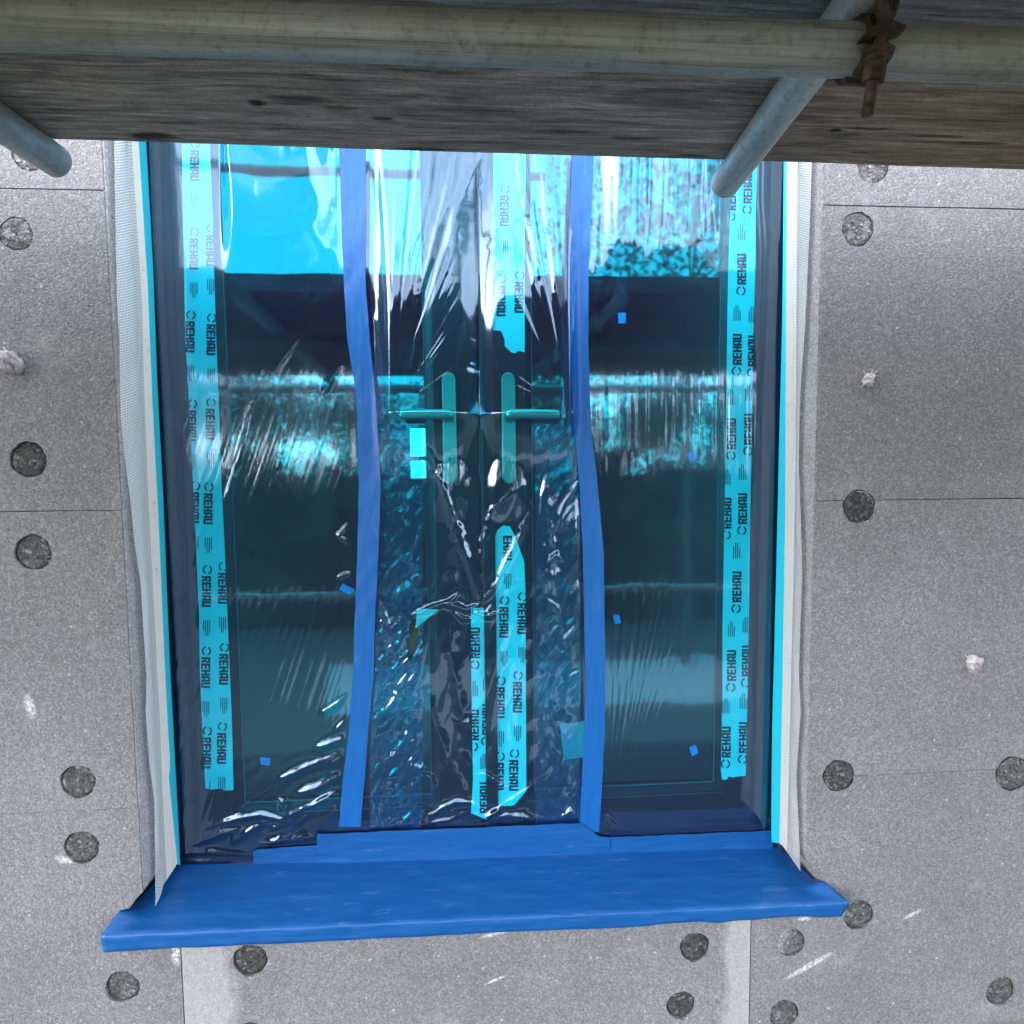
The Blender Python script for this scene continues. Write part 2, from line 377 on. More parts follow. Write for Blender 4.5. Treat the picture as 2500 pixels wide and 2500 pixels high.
# ------------------------------------------------------------------ insulated wall
XL, XR = -.675, .722
Z1, Z2, Z3, Z4 = .526, -.074, -.674, -1.274
TOP = 1.26
SX0, SX1 = -.606, .600                         # seams under the sill
G = .0011
wall = thing('insulated_wall', (0, .08, -3.0), 'grey foam insulation board wall with round plugs around the blue window', 'wall')

PLUGS = [  # x, y, radius in the 1932-px view, material, recess mm
    (30, 441, 33, 'plug_light', 1.0), (54, 290, 33, 'plug_light', .8), (53, 867, 36, 'plug_dark', 3), (62, 1042, 36, 'plug_mid', 2.5),
    (147, 1475, 34, 'plug_mid', 3), (154, 1599, 34, 'plug_mid', 3.5), (231, 1862, 33, 'plug_mid', 3),
    (1619, 432, 31, 'plug_light', 2.0), (1648, 312, 31, 'plug_light', 3.5), (1620, 955, 30, 'plug_dark', 3), (1582, 1463, 29, 'plug_dark', 3),
    (1910, 1459, 31, 'plug_mid', 3), (1311, 1787, 28.5, 'plug_dark', 3), (1492, 1778, 27, 'plug_light', .4), (1621, 1727, 28.5, 'plug_mid', 3),
    (1285, 1897, 27.5, 'plug_dark', 3.5), (1480, 1914, 28, 'plug_mid', 2.5), (1889, 1871, 28, 'plug_mid', 4), (472, 1812, 33, 'plug_dark', 3), (470, 1957, 32, 'plug_dark', 3)]
plug_w = []
for (px, py, r, m, rec) in PLUGS:
    c = atY(px * K, py * K, 0); e = atY((px + r) * K, py * K, 0)
    plug_w.append((c.x, c.z, (e.x - c.x) * .985, m, rec * .001))

cut_plugs = set()
def panel(outline, mat, depth=.165, bev=True):
    bm = bmesh.new()
    xs = [p[0] for p in outline]; zs_ = [p[1] for p in outline]
    def inside(x, z):
        c = False; n = len(outline)
        for i in range(n):
            (x0, z0), (x1, z1) = outline[i], outline[(i + 1) % n]
            if (z0 > z) != (z1 > z) and x < (x1 - x0) * (z - z0) / (z1 - z0) + x0: c = not c
        return c
    def arc(cx, cz, r, k, n=44):
        a = k * 2 * math.pi / n; rr = r * (1 + .025 * math.sin(3 * a + cx * 40) + .018 * math.sin(7 * a + cz * 60) + .012 * math.sin(13 * a + cx * 90))
        return cx + rr * math.cos(a), cz + rr * math.sin(a)
    ov = [bm.verts.new((x, 0, z)) for x, z in outline]
    edges = [bm.edges.new((ov[i], ov[(i + 1) % len(ov)])) for i in range(len(ov))]
    holes = []
    for (cx, cz, r, m, rec) in plug_w:
        pts = [arc(cx, cz, r, k) for k in range(44)]
        ins = [inside(*p) for p in pts]
        if all(ins):
            hv = [bm.verts.new((x, 0, z)) for x, z in pts]
            edges += [bm.edges.new((hv[i], hv[(i + 1) % 44])) for i in range(44)]
            holes.append(hv); cut_plugs.add((round(cx, 5), round(cz, 5)))
    bmesh.ops.triangle_fill(bm, use_beauty=True, use_dissolve=False, edges=edges)
    for f in bm.faces:
        if f.normal.y > 0: f.normal_flip()
    back = [bm.verts.new((x, depth, z)) for x, z in outline]
    n = len(ov)
    for i in range(n): bm.faces.new((ov[i], ov[(i + 1) % n], back[(i + 1) % n], back[i]))
    for hv in holes:
        bk = [bm.verts.new((v.co.x, .014, v.co.z)) for v in hv]
        for i in range(len(hv)): bm.faces.new((hv[i], hv[(i + 1) % len(hv)], bk[(i + 1) % len(hv)], bk[i]))
    o = bmo('insulation_panel', bm, mat, wall)
    return o
def rect(x0, x1, z0, z1):
    a, b = (.0004 if abs(z - Z3) < .01 else .0008 if z < 0 else .0013 for z in (z0, z1)); rj = lambda: float(rng.uniform(-.0004, .0004))
    n = 14; return [(x0 + G + (x1 - x0 - 2 * G) * i / n, z0 + a + rj()) for i in range(n + 1)] + [(x1 - G - (x1 - x0 - 2 * G) * i / n, z1 - b + rj()) for i in range(n + 1)]
panels = []
for (z0, z1) in ((Z1, Z1 + .6), (Z2, Z1), (Z3, Z2)):
    panels.append(panel(rect(-1.87, XL, z0, z1), 'eps_b' if z0 == Z1 else 'eps'))
    panels.append(panel(rect(XR, 1.92, z0, z1), 'eps_b' if z0 == Z3 else 'eps'))
panels.append(panel([(-1.87, Z4 + G), (SX0 - G, Z4 + G), (SX0 - G, -.95), (-.722, -.95), (-.722, -.888), (-.702, -.884), (-.688, -.864), (XL, -.852), (XL, Z3 - .0004), (-1.87, Z3 - .0004)], 'eps'))
panels.append(panel([(SX0 + G, Z4 + G), (SX1 - G, Z4 + G), (SX1 - G, -.966), (SX0 + G, -.945)], 'eps_mid'))
panels.append(panel([(1.92, Z4 + G), (SX1 + G, Z4 + G), (SX1 + G, -.966), (.766, -.966), (.766, -.892), (.745, -.888), (.730, -.874), (XR, -.858), (XR, Z3 - .0004), (1.92, Z3 - .0004)], 'eps_r'))
panels.append(panel(rect(-1.25, -.05, Z4 - .6, Z4), 'eps')); panels.append(panel(rect(-.05, 1.15, Z4 - .6, Z4), 'eps'))
panels.append(panel(rect(-1.2, 1.2, TOP, TOP + .5), 'eps'))
mb = bmesh.new()
bm_box(mb, (-4, .20, -3.0), (XL - .04, .45, 3)); bm_box(mb, (XR + .04, .20, -3.0), (4, .45, 3))
bm_box(mb, (XL - .038, .20, -3.0), (XR + .038, .45, -.96)); bm_box(mb, (XL - .038, .20, TOP), (XR + .038, .45, 3))
bmo('masonry', mb, 'masonry', wall)
bk = bmesh.new(); bm_box(bk, (-2.2, .167, -3.0), (XL - .02, .198, 2)); bm_box(bk, (XR + .02, .167, -3.0), (2.2, .198, 2)); bm_box(bk, (XL - .018, .167, -3.0), (XR + .018, .198, -.97))
bmo('mortar_bed', bk, 'masonry', wall)
MAT['reveal_pale'] = eps_material('paler_reveal', .29)  # right reveal, paler than the wall panels
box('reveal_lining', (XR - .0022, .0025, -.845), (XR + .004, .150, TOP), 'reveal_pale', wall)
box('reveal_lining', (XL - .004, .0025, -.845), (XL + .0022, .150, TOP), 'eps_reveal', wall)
# plugs
for (cx, cz, r, m, rec) in plug_w:
    if (round(cx, 5), round(cz, 5)) not in cut_plugs: rec = -.0016
    bm = bmesh.new(); rr = r * (.965 if m != 'plug_light' else .985)
    N = 40; ringn = 7
    tiltx, tiltz = rng.uniform(-.04, .04, 2)
    f2 = n2(int(abs(cx * 1000)) + 3)
    rings = []
    for j in range(ringn + 1):
        q = rr * j / ringn; ring = []
        for k in range(N if j else 1):
            a = k * 2 * math.pi / N
            wob = 1 + (.025 * math.sin(3 * a + cx * 40) + .018 * math.sin(7 * a + cz * 60) + .012 * math.sin(13 * a + cx * 90))
            x, z = q * wob * math.cos(a), q * wob * math.sin(a)
            y = rec + tiltx * x + tiltz * z + .0009 * float(f2(x * 300 + 60, z * 300 + 60)) + (.0016 if j == ringn else 0)
            ring.append(bm.verts.new((cx + x, y, cz + z)))
        rings.append(ring)
    for k in range(N): bm.faces.new((rings[0][0], rings[1][(k + 1) % N], rings[1][k]))
    for A, B in zip(rings[1:], rings[2:]):
        for k in range(N): bm.faces.new((A[k], A[(k + 1) % N], B[(k + 1) % N], B[k]))
    last = rings[-1]; bk = [bm.verts.new((v.co.x, .0135, v.co.z)) for v in last]
    for k in range(N): bm.faces.new((last[k], last[(k + 1) % N], bk[(k + 1) % N], bk[k]))
    bmesh.ops.recalc_face_normals(bm, faces=bm.faces[:])
    bmo('dowel_plug', bm, m, wall, True)
    if rec < 0:
        ga = []; gb = []
        for k in range(N):
            a = k * 2 * math.pi / N; wob = 1 + .03 * math.sin(5 * a + cx * 30) + .02 * math.sin(11 * a)
            ga.append((cx + rr * .97 * math.cos(a), -.0007, cz + rr * .97 * math.sin(a))); gb.append((cx + rr * 1.055 * wob * math.cos(a), -.0006, cz + rr * 1.055 * wob * math.sin(a)))
        pyd('plug_gap_shade', ga + gb, [(k, (k + 1) % N, N + (k + 1) % N, N + k) for k in range(N)], 'gasket', wall)  # flat black ring standing in for the shadowed gap round the plug

# ------------------------------------------------------------------ French window
YF, YS, YG = .160, .154, .172                  # frame face, sash face, glass
win = thing('french_window', (.02, .2, -.93), 'dark double French window with two handles behind blue film', 'window')
FX0, FX1, FZ0, FZ1 = -.694, .738, -.93, 1.25
def frame_ring(name, x0, x1, z0, z1, wl_, wr, wb, wt, y0, y1, mat, parent, bev=.003):
    bm = bmesh.new()
    O = [(x0, z0), (x1, z0), (x1, z1), (x0, z1)]; I = [(x0 + wl_, z0 + wb), (x1 - wr, z0 + wb), (x1 - wr, z1 - wt), (x0 + wl_, z1 - wt)]
    vo = [bm.verts.new((x, y0, z)) for x, z in O]; vi = [bm.verts.new((x, y0, z)) for x, z in I]
    vob = [bm.verts.new((x, y1, z)) for x, z in O]; vib = [bm.verts.new((x, y1, z)) for x, z in I]
    for i in range(4):
        j = (i + 1) % 4
        bm.faces.new((vo[i], vo[j], vi[j], vi[i])); bm.faces.new((vo[i], vob[i], vob[j], vo[j])); bm.faces.new((vi[i], vi[j], vib[j], vib[i]))
    bmesh.ops.recalc_face_normals(bm, faces=bm.faces[:])
    if bev:
        bmesh.ops.bevel(bm, geom=[e for e in bm.edges if abs(e.verts[0].co.y - y0) < 1e-6 and abs(e.verts[1].co.y - y0) < 1e-6 and not (len(e.link_faces) == 2 and all(abs(f.normal.y) > .9 for f in e.link_faces))], offset=bev, segments=2, affect='EDGES', profile=.5)
    return bmo(name, bm, mat, parent)
frame_ring('frame', FX0, FX1, FZ0, FZ1, .072, .072, .068, .07, YF, .235, 'frame', win)
MX = .0215                                      # meeting line of the two sashes
for (x0, x1) in ((FX0 + .066, MX - .002), (MX + .002, FX1 - .066)):
    ls, rs = (.098, .118) if x0 < -.3 else (.118, .090)
    s_ = frame_ring('sash', x0, x1, FZ0 + .060, FZ1 - .06, ls - .016, rs - .016, .088, .09, YS, .22, 'frame', win, .004)
    gx0, gx1, gz0, gz1 = x0 + ls - .016, x1 - rs + .016, FZ0 + .148, FZ1 - .15
    # sloped glazing bead
    bm = bmesh.new()
    O = [(gx0, gz0), (gx1, gz0), (gx1, gz1), (gx0, gz1)]; I = [(gx0 + .016, gz0 + .016), (gx1 - .016, gz0 + .016), (gx1 - .016, gz1 - .016), (gx0 + .016, gz1 - .016)]
    vo = [bm.verts.new((x, YS + .005, z)) for x, z in O]; vi = [bm.verts.new((x, YG - .002, z)) for x, z in I]
    for i in range(4): bm.faces.new((vo[i], vi[i], vi[(i + 1) % 4], vo[(i + 1) % 4]))
    bmesh.ops.recalc_face_normals(bm, faces=bm.faces[:])
    bd = bmo('glazing_bead', bm, 'frame', s_)
    bm = bmesh.new(); g = .0165; e = .0014
    for a, b in (((gx0 + g, gz0 + g), (gx0 + g + e, gz1 - g)), ((gx1 - g - e, gz0 + g), (gx1 - g, gz1 - g)), ((gx0 + g + e, gz0 + g), (gx1 - g - e, gz0 + g + e))):
        bm_box(bm, (a[0], YG - .004, a[1]), (b[0], YG - .001, b[1]))
    bmo('gasket', bm, 'bead_edge', s_)
    pyd('glass_pane', [(gx0 + .004, YG, gz0 + .004), (gx1 - .004, YG, gz0 + .004), (gx1 - .004, YG, gz1 - .004), (gx0 + .004, YG, gz1 - .004)], [(0, 1, 2, 3)], 'glass', s_)
bm = bmesh.new(); bm_box(bm, (MX + .006, YS - .007, FZ0 + .07), (MX + .034, YS - .0005, FZ1 - .07), .003)
bmo('cover_strip', bm, 'frame', win)
# dim room behind the glass
bm = bmesh.new(); YR = 3.0
bm_box(bm, (FX0 - .2, .24, FZ0 - .1), (FX1 + .2, YR, FZ1 + .1))
bm.faces.ensure_lookup_table(); bmesh.ops.delete(bm, geom=[f for f in bm.faces if f.calc_center_median().y < .25 or f.calc_center_median().y > YR - .01], context='FACES')
wa, wb_ = atY(1003, 1168, YR), atY(1003, 1046, YR)
wx0, wx1, wz0, wz1 = wa.x, wa.x + .32, wa.z, wb_.z
xs_ = (FX0 - .2, wx0, wx1, FX1 + .2); zs2 = (FZ0 - .1, wz0, wz0 + .12, wz0 + .15, wz1, FZ1 + .1)
for i in range(3):
    for k in range(5):
        if i == 1 and k in (1, 3): continue
        bm.faces.new([bm.verts.new((x, YR, z)) for x, z in ((xs_[i], zs2[k]), (xs_[i + 1], zs2[k]), (xs_[i + 1], zs2[k + 1]), (xs_[i], zs2[k + 1]))])
rm = NT('dim_room_plaster'); bmo('room_lining', bm, rm.fin((.35, .38, .42), .9), win)

def handle(px, lever_to):
    c = atY(px * K, 808 * K, .142); x = c.x
    h = bpy.data.objects.new('door_handle', None); COL.objects.link(h); h.parent = win; h.location = Vector((x, YS, .117)) - win.location
    def part(name, bm, mat):
        me = bpy.data.meshes.new(name); bm.to_mesh(me); bm.free()
        me.transform(Matrix.Translation((-x, -YS, -.117)))
        me.materials.append(MAT[mat]); o = bpy.data.objects.new(name, me); COL.objects.link(o); o.parent = h
        me.polygons.foreach_set('use_smooth', [True] * len(me.polygons)); 
        return o
    bm = bmesh.new(); W = .0155; z0, z1 = -.034, .213
    pts = []
    for k in range(13): a = math.pi * k / 12; pts.append((x + W * math.cos(a), YS - .0003, z1 - W + W * math.sin(a)))
    for k in range(13): a = math.pi + math.pi * k / 12; pts.append((x + W * math.cos(a), YS - .0003, z0 + W + W * math.sin(a)))
    bm_prism(bm, pts, (0, -.0115, 0))
    bmesh.ops.bevel(bm, geom=[e for e in bm.edges if all(v.co.y < YS - .01 for v in e.verts)], offset=.003, segments=3, affect='EDGES', profile=.5)
    o = part('back_plate', bm, 'steel'); o.data.polygons.foreach_set('use_smooth', [False] * len(o.data.polygons))
    tip = atY(lever_to * K, 781 * K, .098)
    bm = bmesh.new(); zc = .117; sgn = 1 if tip.x > x else -1
    bm_tube(bm, (x, YS - .011, zc), (x, YS - .048, zc), .0105, .0095, 20)
    prof = [(0, .0105, .0085), (.012, .0118, .009), (.05, .0112, .0075), (.095, .0105, .007), (abs(tip.x - x) - .006, .0098, .0062), (abs(tip.x - x), .006, .004)]
    prev = None
    for (s, hz, hy) in prof:
        ring = [bm.verts.new((x + sgn * (s - .008), YS - .048 + .010 * min(1, s / .1) * .3 + hy * math.cos(k * math.pi / 8), zc + hz * math.sin(k * math.pi / 8) - .004 * (s / .12) ** 2 + .004 * (s / .12))) for k in range(16)]
        if prev:
            for k in range(16): bm.faces.new((prev[k], prev[(k + 1) % 16], ring[(k + 1) % 16], ring[k]))
        else: bm.faces.new(ring)
        prev = ring
    bm.faces.new(prev); bmesh.ops.recalc_face_normals(bm, faces=bm.faces[:])
    part('lever', bm, 'steel')
    bm = bmesh.new(); zl = .020
    pts = [(x + .0088 * math.cos(a), YS - .0115, zl + .0088 * math.sin(a)) for a in [math.radians(-55 + k * 290 / 16) for k in range(17)]]
    pts += [(x - .0048, YS - .0115, zl - .020)] + [(x + .0048 * math.cos(math.pi + k * math.pi / 6), YS - .0115, zl - .020 + .0048 * math.sin(math.pi + k * math.pi / 6)) for k in range(1, 6)] + [(x + .0048, YS - .0115, zl - .020)]
    bm_prism(bm, pts, (0, -.0042, 0)); o = part('lock_cylinder', bm, 'steel'); o.data.polygons.foreach_set('use_smooth', [False] * len(o.data.polygons))
    bm = bmesh.new(); bm_box(bm, (x - .001, YS - .0162, zl - .004), (x + .001, YS - .0157, zl + .005)); part('keyhole', bm, 'dark_hole')
handle(848, 744); handle(960, 1065)

# ------------------------------------------------------------------ printed protective tapes on the frame (under the film)
LET = {  # strokes of the blocky print as convex quads in a 0..1 box (x along the word, y up)
 'R': [[(0, 0), (.34, 0), (.34, 1), (0, 1)], [(.34, .78), (1, .78), (1, .9), (.9, 1), (.34, 1)], [(.73, .50), (1, .56), (1, .78), (.73, .78)], [(.34, .38), (.73, .38), (1, .56), (.34, .58)], [(.60, 0), (1, 0), (.80, .40), (.45, .40)]],
 'E': [[(0, 0), (.36, 0), (.36, 1), (0, 1)], [(.36, 0), (1, 0), (1, .2), (.36, .2)], [(.36, .41), (.92, .41), (.92, .6), (.36, .6)], [(.36, .8), (1, .8), (1, 1), (.36, 1)]],
 'H': [[(0, 0), (.36, 0), (.36, 1), (0, 1)], [(.36, .4), (.66, .4), (.66, .6), (.36, .6)], [(.66, 0), (1, 0), (1, 1), (.66, 1)]],
 'A': [[(0, 0), (.36, 0), (.36, .9), (0, .8)], [(.66, 0), (1, 0), (1, 1), (.66, 1)], [(.36, .22), (.66, .22), (.66, .4), (.36, .4)], [(0, .8), (.2, 1), (.66, 1), (.66, .8)]],
 'U': [[(0, .1), (.36, .1), (.36, 1), (0, 1)], [(.66, .1), (1, .1), (1, 1), (.66, 1)], [(.1, 0), (.9, 0), (1, .1), (1, .22), (0, .22), (0, .1)]]}
def clip_poly(poly, a, b, keep_right):
    """keep the part of poly on one side of the line a-b (pixel space)"""
    def side(p): return ((b[0] - a[0]) * (p[1] - a[1]) - (b[1] - a[1]) * (p[0] - a[0])) * (1 if keep_right else -1)
    out = []
    for i in range(len(poly)):
        p, q = poly[i], poly[(i + 1) % len(poly)]; sp_, sq = side(p), side(q)
        if sp_ >= 0: out.append(p)
        if (sp_ >= 0) != (sq >= 0):
            t_ = sp_ / (sp_ - sq); out.append((p[0] + (q[0] - p[0]) * t_, p[1] + (q[1] - p[1]) * t_))
    return out
def word_polys(cx, cy, ang, L=77, H=22):
    ca, sa = math.cos(ang), math.sin(ang); polys = []
    adv = L / 5.0; lw_ = adv * .90
    for i, ch in enumerate('REHAU'):
        for st in LET[ch]:
            pts = []
            for (a, b) in st:
                u = -L / 2 + i * adv + a * lw_; v = -(b - .5) * H
                pts.append((cx + u * ca - v * sa, cy + u * sa + v * ca))
            polys.append(pts)
    return polys
def ring_polys(cx, cy, R0=8.0, R1=11.5):
    polys = []
    for half in (0, 1):
        for k in range(8):
            a0 = math.radians(-60 + half * 180 + k * 17.5) ; a1 = a0 + math.radians(17.6)
            polys.append([(cx + R0 * math.cos(a0), cy + R0 * math.sin(a0)), (cx + R1 * math.cos(a0), cy + R1 * math.sin(a0)), (cx + R1 * math.cos(a1), cy + R1 * math.sin(a1)), (cx + R0 * math.cos(a1), cy + R0 * math.sin(a1))])
    return polys
def line_polys(cx, cy, ang):
    ca, sa = math.cos(ang), math.sin(ang); polys = []
    for i, (v, L) in enumerate(((-8, 30), (-3, 38), (2, 38), (7, 26))):
        u0, u1 = -19, -19 + L
        polys.append([(cx + u * ca - v_ * sa, cy + u * sa + v_ * ca) for u, v_ in ((u0, v - 1), (u1, v - 1), (u1, v + 1), (u0, v + 1))])
    return polys
TY = YS - .0016
def interp_edge(edge, y):
    ys = [p[1] for p in edge]; xs = [p[0] for p in edge]; return float(np.interp(y, ys, xs))
def printed_tape(label, left, right, words, down, extra_top=None, extra_bot=None, TYv=TY):
    """left / right: edge polylines (2500-px), words: centres, down: +1 reads downwards"""
    left = sorted(left, key=lambda p: p[1]); right = sorted(right, key=lambda p: p[1])
    y0 = max(left[0][1], right[0][1]); y1 = min(left[-1][1], right[-1][1])
    outline = list(left) + (extra_bot or []) + right[::-1] + (extra_top or [])
    c = atY((left[-1][0] + right[-1][0]) / 2, (left[-1][1] + right[-1][1]) / 2, TYv)
    root = thing('protective_tape', c, label, 'tape', 'printed tapes on the window frame')
    bm = bmesh.new(); vs = [bm.verts.new(atY(x, y, TYv)) for x, y in outline]
    es = [bm.edges.new((vs[i], vs[(i + 1) % len(vs)])) for i in range(len(vs))]
    bmesh.ops.triangle_fill(bm, use_beauty=True, edges=es)
    r = bmesh.ops.extrude_face_region(bm, geom=bm.faces[:])
    bmesh.ops.translate(bm, vec=(0, .0006, 0), verts=[v for v in r['geom'] if isinstance(v, bmesh.types.BMVert)])
    bmesh.ops.recalc_face_normals(bm, faces=bm.faces[:])
    bmo('strip', bm, 'ptape', root)
    for name, mat, maker in (('lettering', 'ink', lambda x, y: word_polys(x, y, down * math.pi / 2)),
                             ('ring_mark', 'ink', lambda x, y: ring_polys(x + down * 2, y - down * 54)),
                             ('fine_print', 'ink_grey', lambda x, y: line_polys(x, y + down * 88, down * math.pi / 2))):
        for (x, y) in words:
            V, Fc = [], []
            for poly in maker(x, y):
                yc = sum(p[1] for p in poly) / len(poly)
                if yc < y0 or yc > y1: continue
                for edge, side in ((left, True), (right, False)):
                    a = (interp_edge(edge, yc - 15), yc - 15); b = (interp_edge(edge, yc + 15), yc + 15)
                    if abs(b[1] - a[1]) < 1 or not poly: continue
                    poly = clip_poly(poly, a, b, not side)
                if len(poly) >= 3:
                    i0 = len(V); V += [atY(px, py, TYv - .0009) for px, py in poly]; Fc.append(tuple(range(i0, i0 + len(poly))))
            if V: pyd(name, V, Fc, mat, root)
L_left = [(444, 352), (447, 560), (450, 700), (452, 835), (459, 940), (470, 1160), (478, 1330), (486, 1500), (488, 1640), (492, 1740), (498, 1860), (502, 1924)]
L_right = [(512, 352), (520, 560), (524, 700), (528, 835), (533, 950), (540, 1170), (549, 1350), (555, 1500), (561, 1640), (566, 1760), (570, 1929)]
Lw = [(475, 405), (473, 620), (464, 823), (468, 1040), (475, 1240)] + [(514, 612), (515, 830), (513, 1036), (508, 1243), (504, 1445), (502, 1643), (504, 1839)] + [(543, 1437), (546, 1635), (541, 1828)]
printed_tape('long printed cyan tape down the left side of the window, reading downwards', L_left, L_right, Lw, 1, extra_bot=[(515, 1928), (540, 1925), (548, 1930)])
R_left = [(1786, 352), (1784, 484), (1778, 660), (1775, 836), (1772, 1089), (1768, 1309), (1764, 1529), (1764, 1694), (1760, 1880), (1762, 1900)]
R_right = [(1850, 352), (1846, 484), (1844, 660), (1839, 836), (1835, 1089), (1831, 1309), (1828, 1529), (1825, 1694), (1821, 1880), (1820, 1894)]
Rw = [(1826, 458), (1811, 656), (1800, 852), (1786, 1058), (1775, 1252)] + [(1837, 856), (1828, 1047), (1813, 1241), (1799, 1432), (1786, 1624), (1773, 1811)] + [(1822, 1613), (1815, 1800), (1786, 475)]
printed_tape('long printed cyan tape down the right side of the window, reading upwards, torn lower end', R_left, R_right, Rw, -1, extra_bot=[(1766, 1905), (1776, 1902), (1779, 1896), (1790, 1898), (1800, 1896)])
printed_tape('short upper piece of printed cyan tape between the panes, torn off above the right handle', [(1205, 352), (1203, 600), (1203, 806)], [(1284, 352), (1281, 600), (1281, 860)],
             [(1231, 515), (1223, 735), (1267, 726)], 1, extra_bot=[(1224, 808), (1232, 830), (1232, 845), (1248, 860), (1258, 862), (1266, 856)])
printed_tape('lower printed cyan tape with rounded torn top below the right handle', [(1209, 1310), (1209, 1500), (1210, 1700), (1211, 1850), (1216, 1967)], [(1258, 1310), (1280, 1372), (1283, 1450), (1284, 1700), (1285, 1931)],
             [(1239, 1331), (1230, 1520), (1274, 1511), (1221, 1716), (1263, 1703), (1254, 1894), (1219, 1901)], 1,
             extra_top=[(1245, 1285), (1228, 1283), (1214, 1295)], extra_bot=[(1230, 1968), (1255, 1966)])
printed_tape('narrow printed cyan tape with ragged edges, leftmost of the two low central pieces', [(1150, 1484), (1150, 1600), (1152, 1750), (1155, 1900), (1150, 1985)], [(1193, 1484), (1194, 1640), (1196, 1700), (1194, 1760), (1200, 1800), (1198, 1920), (1190, 2002)],
             [(1161, 1569), (1188, 1756), (1182, 1947), (1158, 1769)], -1)

# ------------------------------------------------------------------ blue film over the whole opening
YB = .1465
fx = np.arange(-.682, .7335, .0021); fz = np.arange(-.926, 1.0, .0023)
def px1932(x, z, Y=YB):
    P = np.stack([x, np.full_like(x, Y) + D, z], -1) @ M.T
    return (P[..., 0] / P[..., 2] * F_PX + 1250) / K, (P[..., 1] / P[..., 2] * F_PX + 1250) / K
T_LEFT = [(280, 640, 690), (450, 645, 690), (550, 650, 690), (640, 655, 698), (720, 668, 706), (773, 673, 710), (909, 677, 718), (1046, 674, 714), (1181, 669, 707), (1283, 665, 704), (1377, 658, 695), (1479, 646, 687), (1564, 639, 680)]
T_RIGHT = [(280, 1079, 1121), (380, 1076, 1117), (520, 1072, 1110), (640, 1074, 1110), (807, 1083, 1115), (909, 1093, 1127), (1046, 1100, 1139), (1181, 1102, 1141), (1283, 1104, 1142), (1377, 1102, 1141), (1479, 1097, 1136), (1571, 1093, 1130)]
def tape_dist(u, v):
    d = np.full(u.shape, 1e9)
    for T in (T_LEFT, T_RIGHT):
        ys = [q[0] for q in T]; a = np.interp(v, ys, [q[1] for q in T]); b = np.interp(v, ys, [q[2] for q in T])
        d = np.minimum(d, np.maximum(a - u, u - b))
    return d
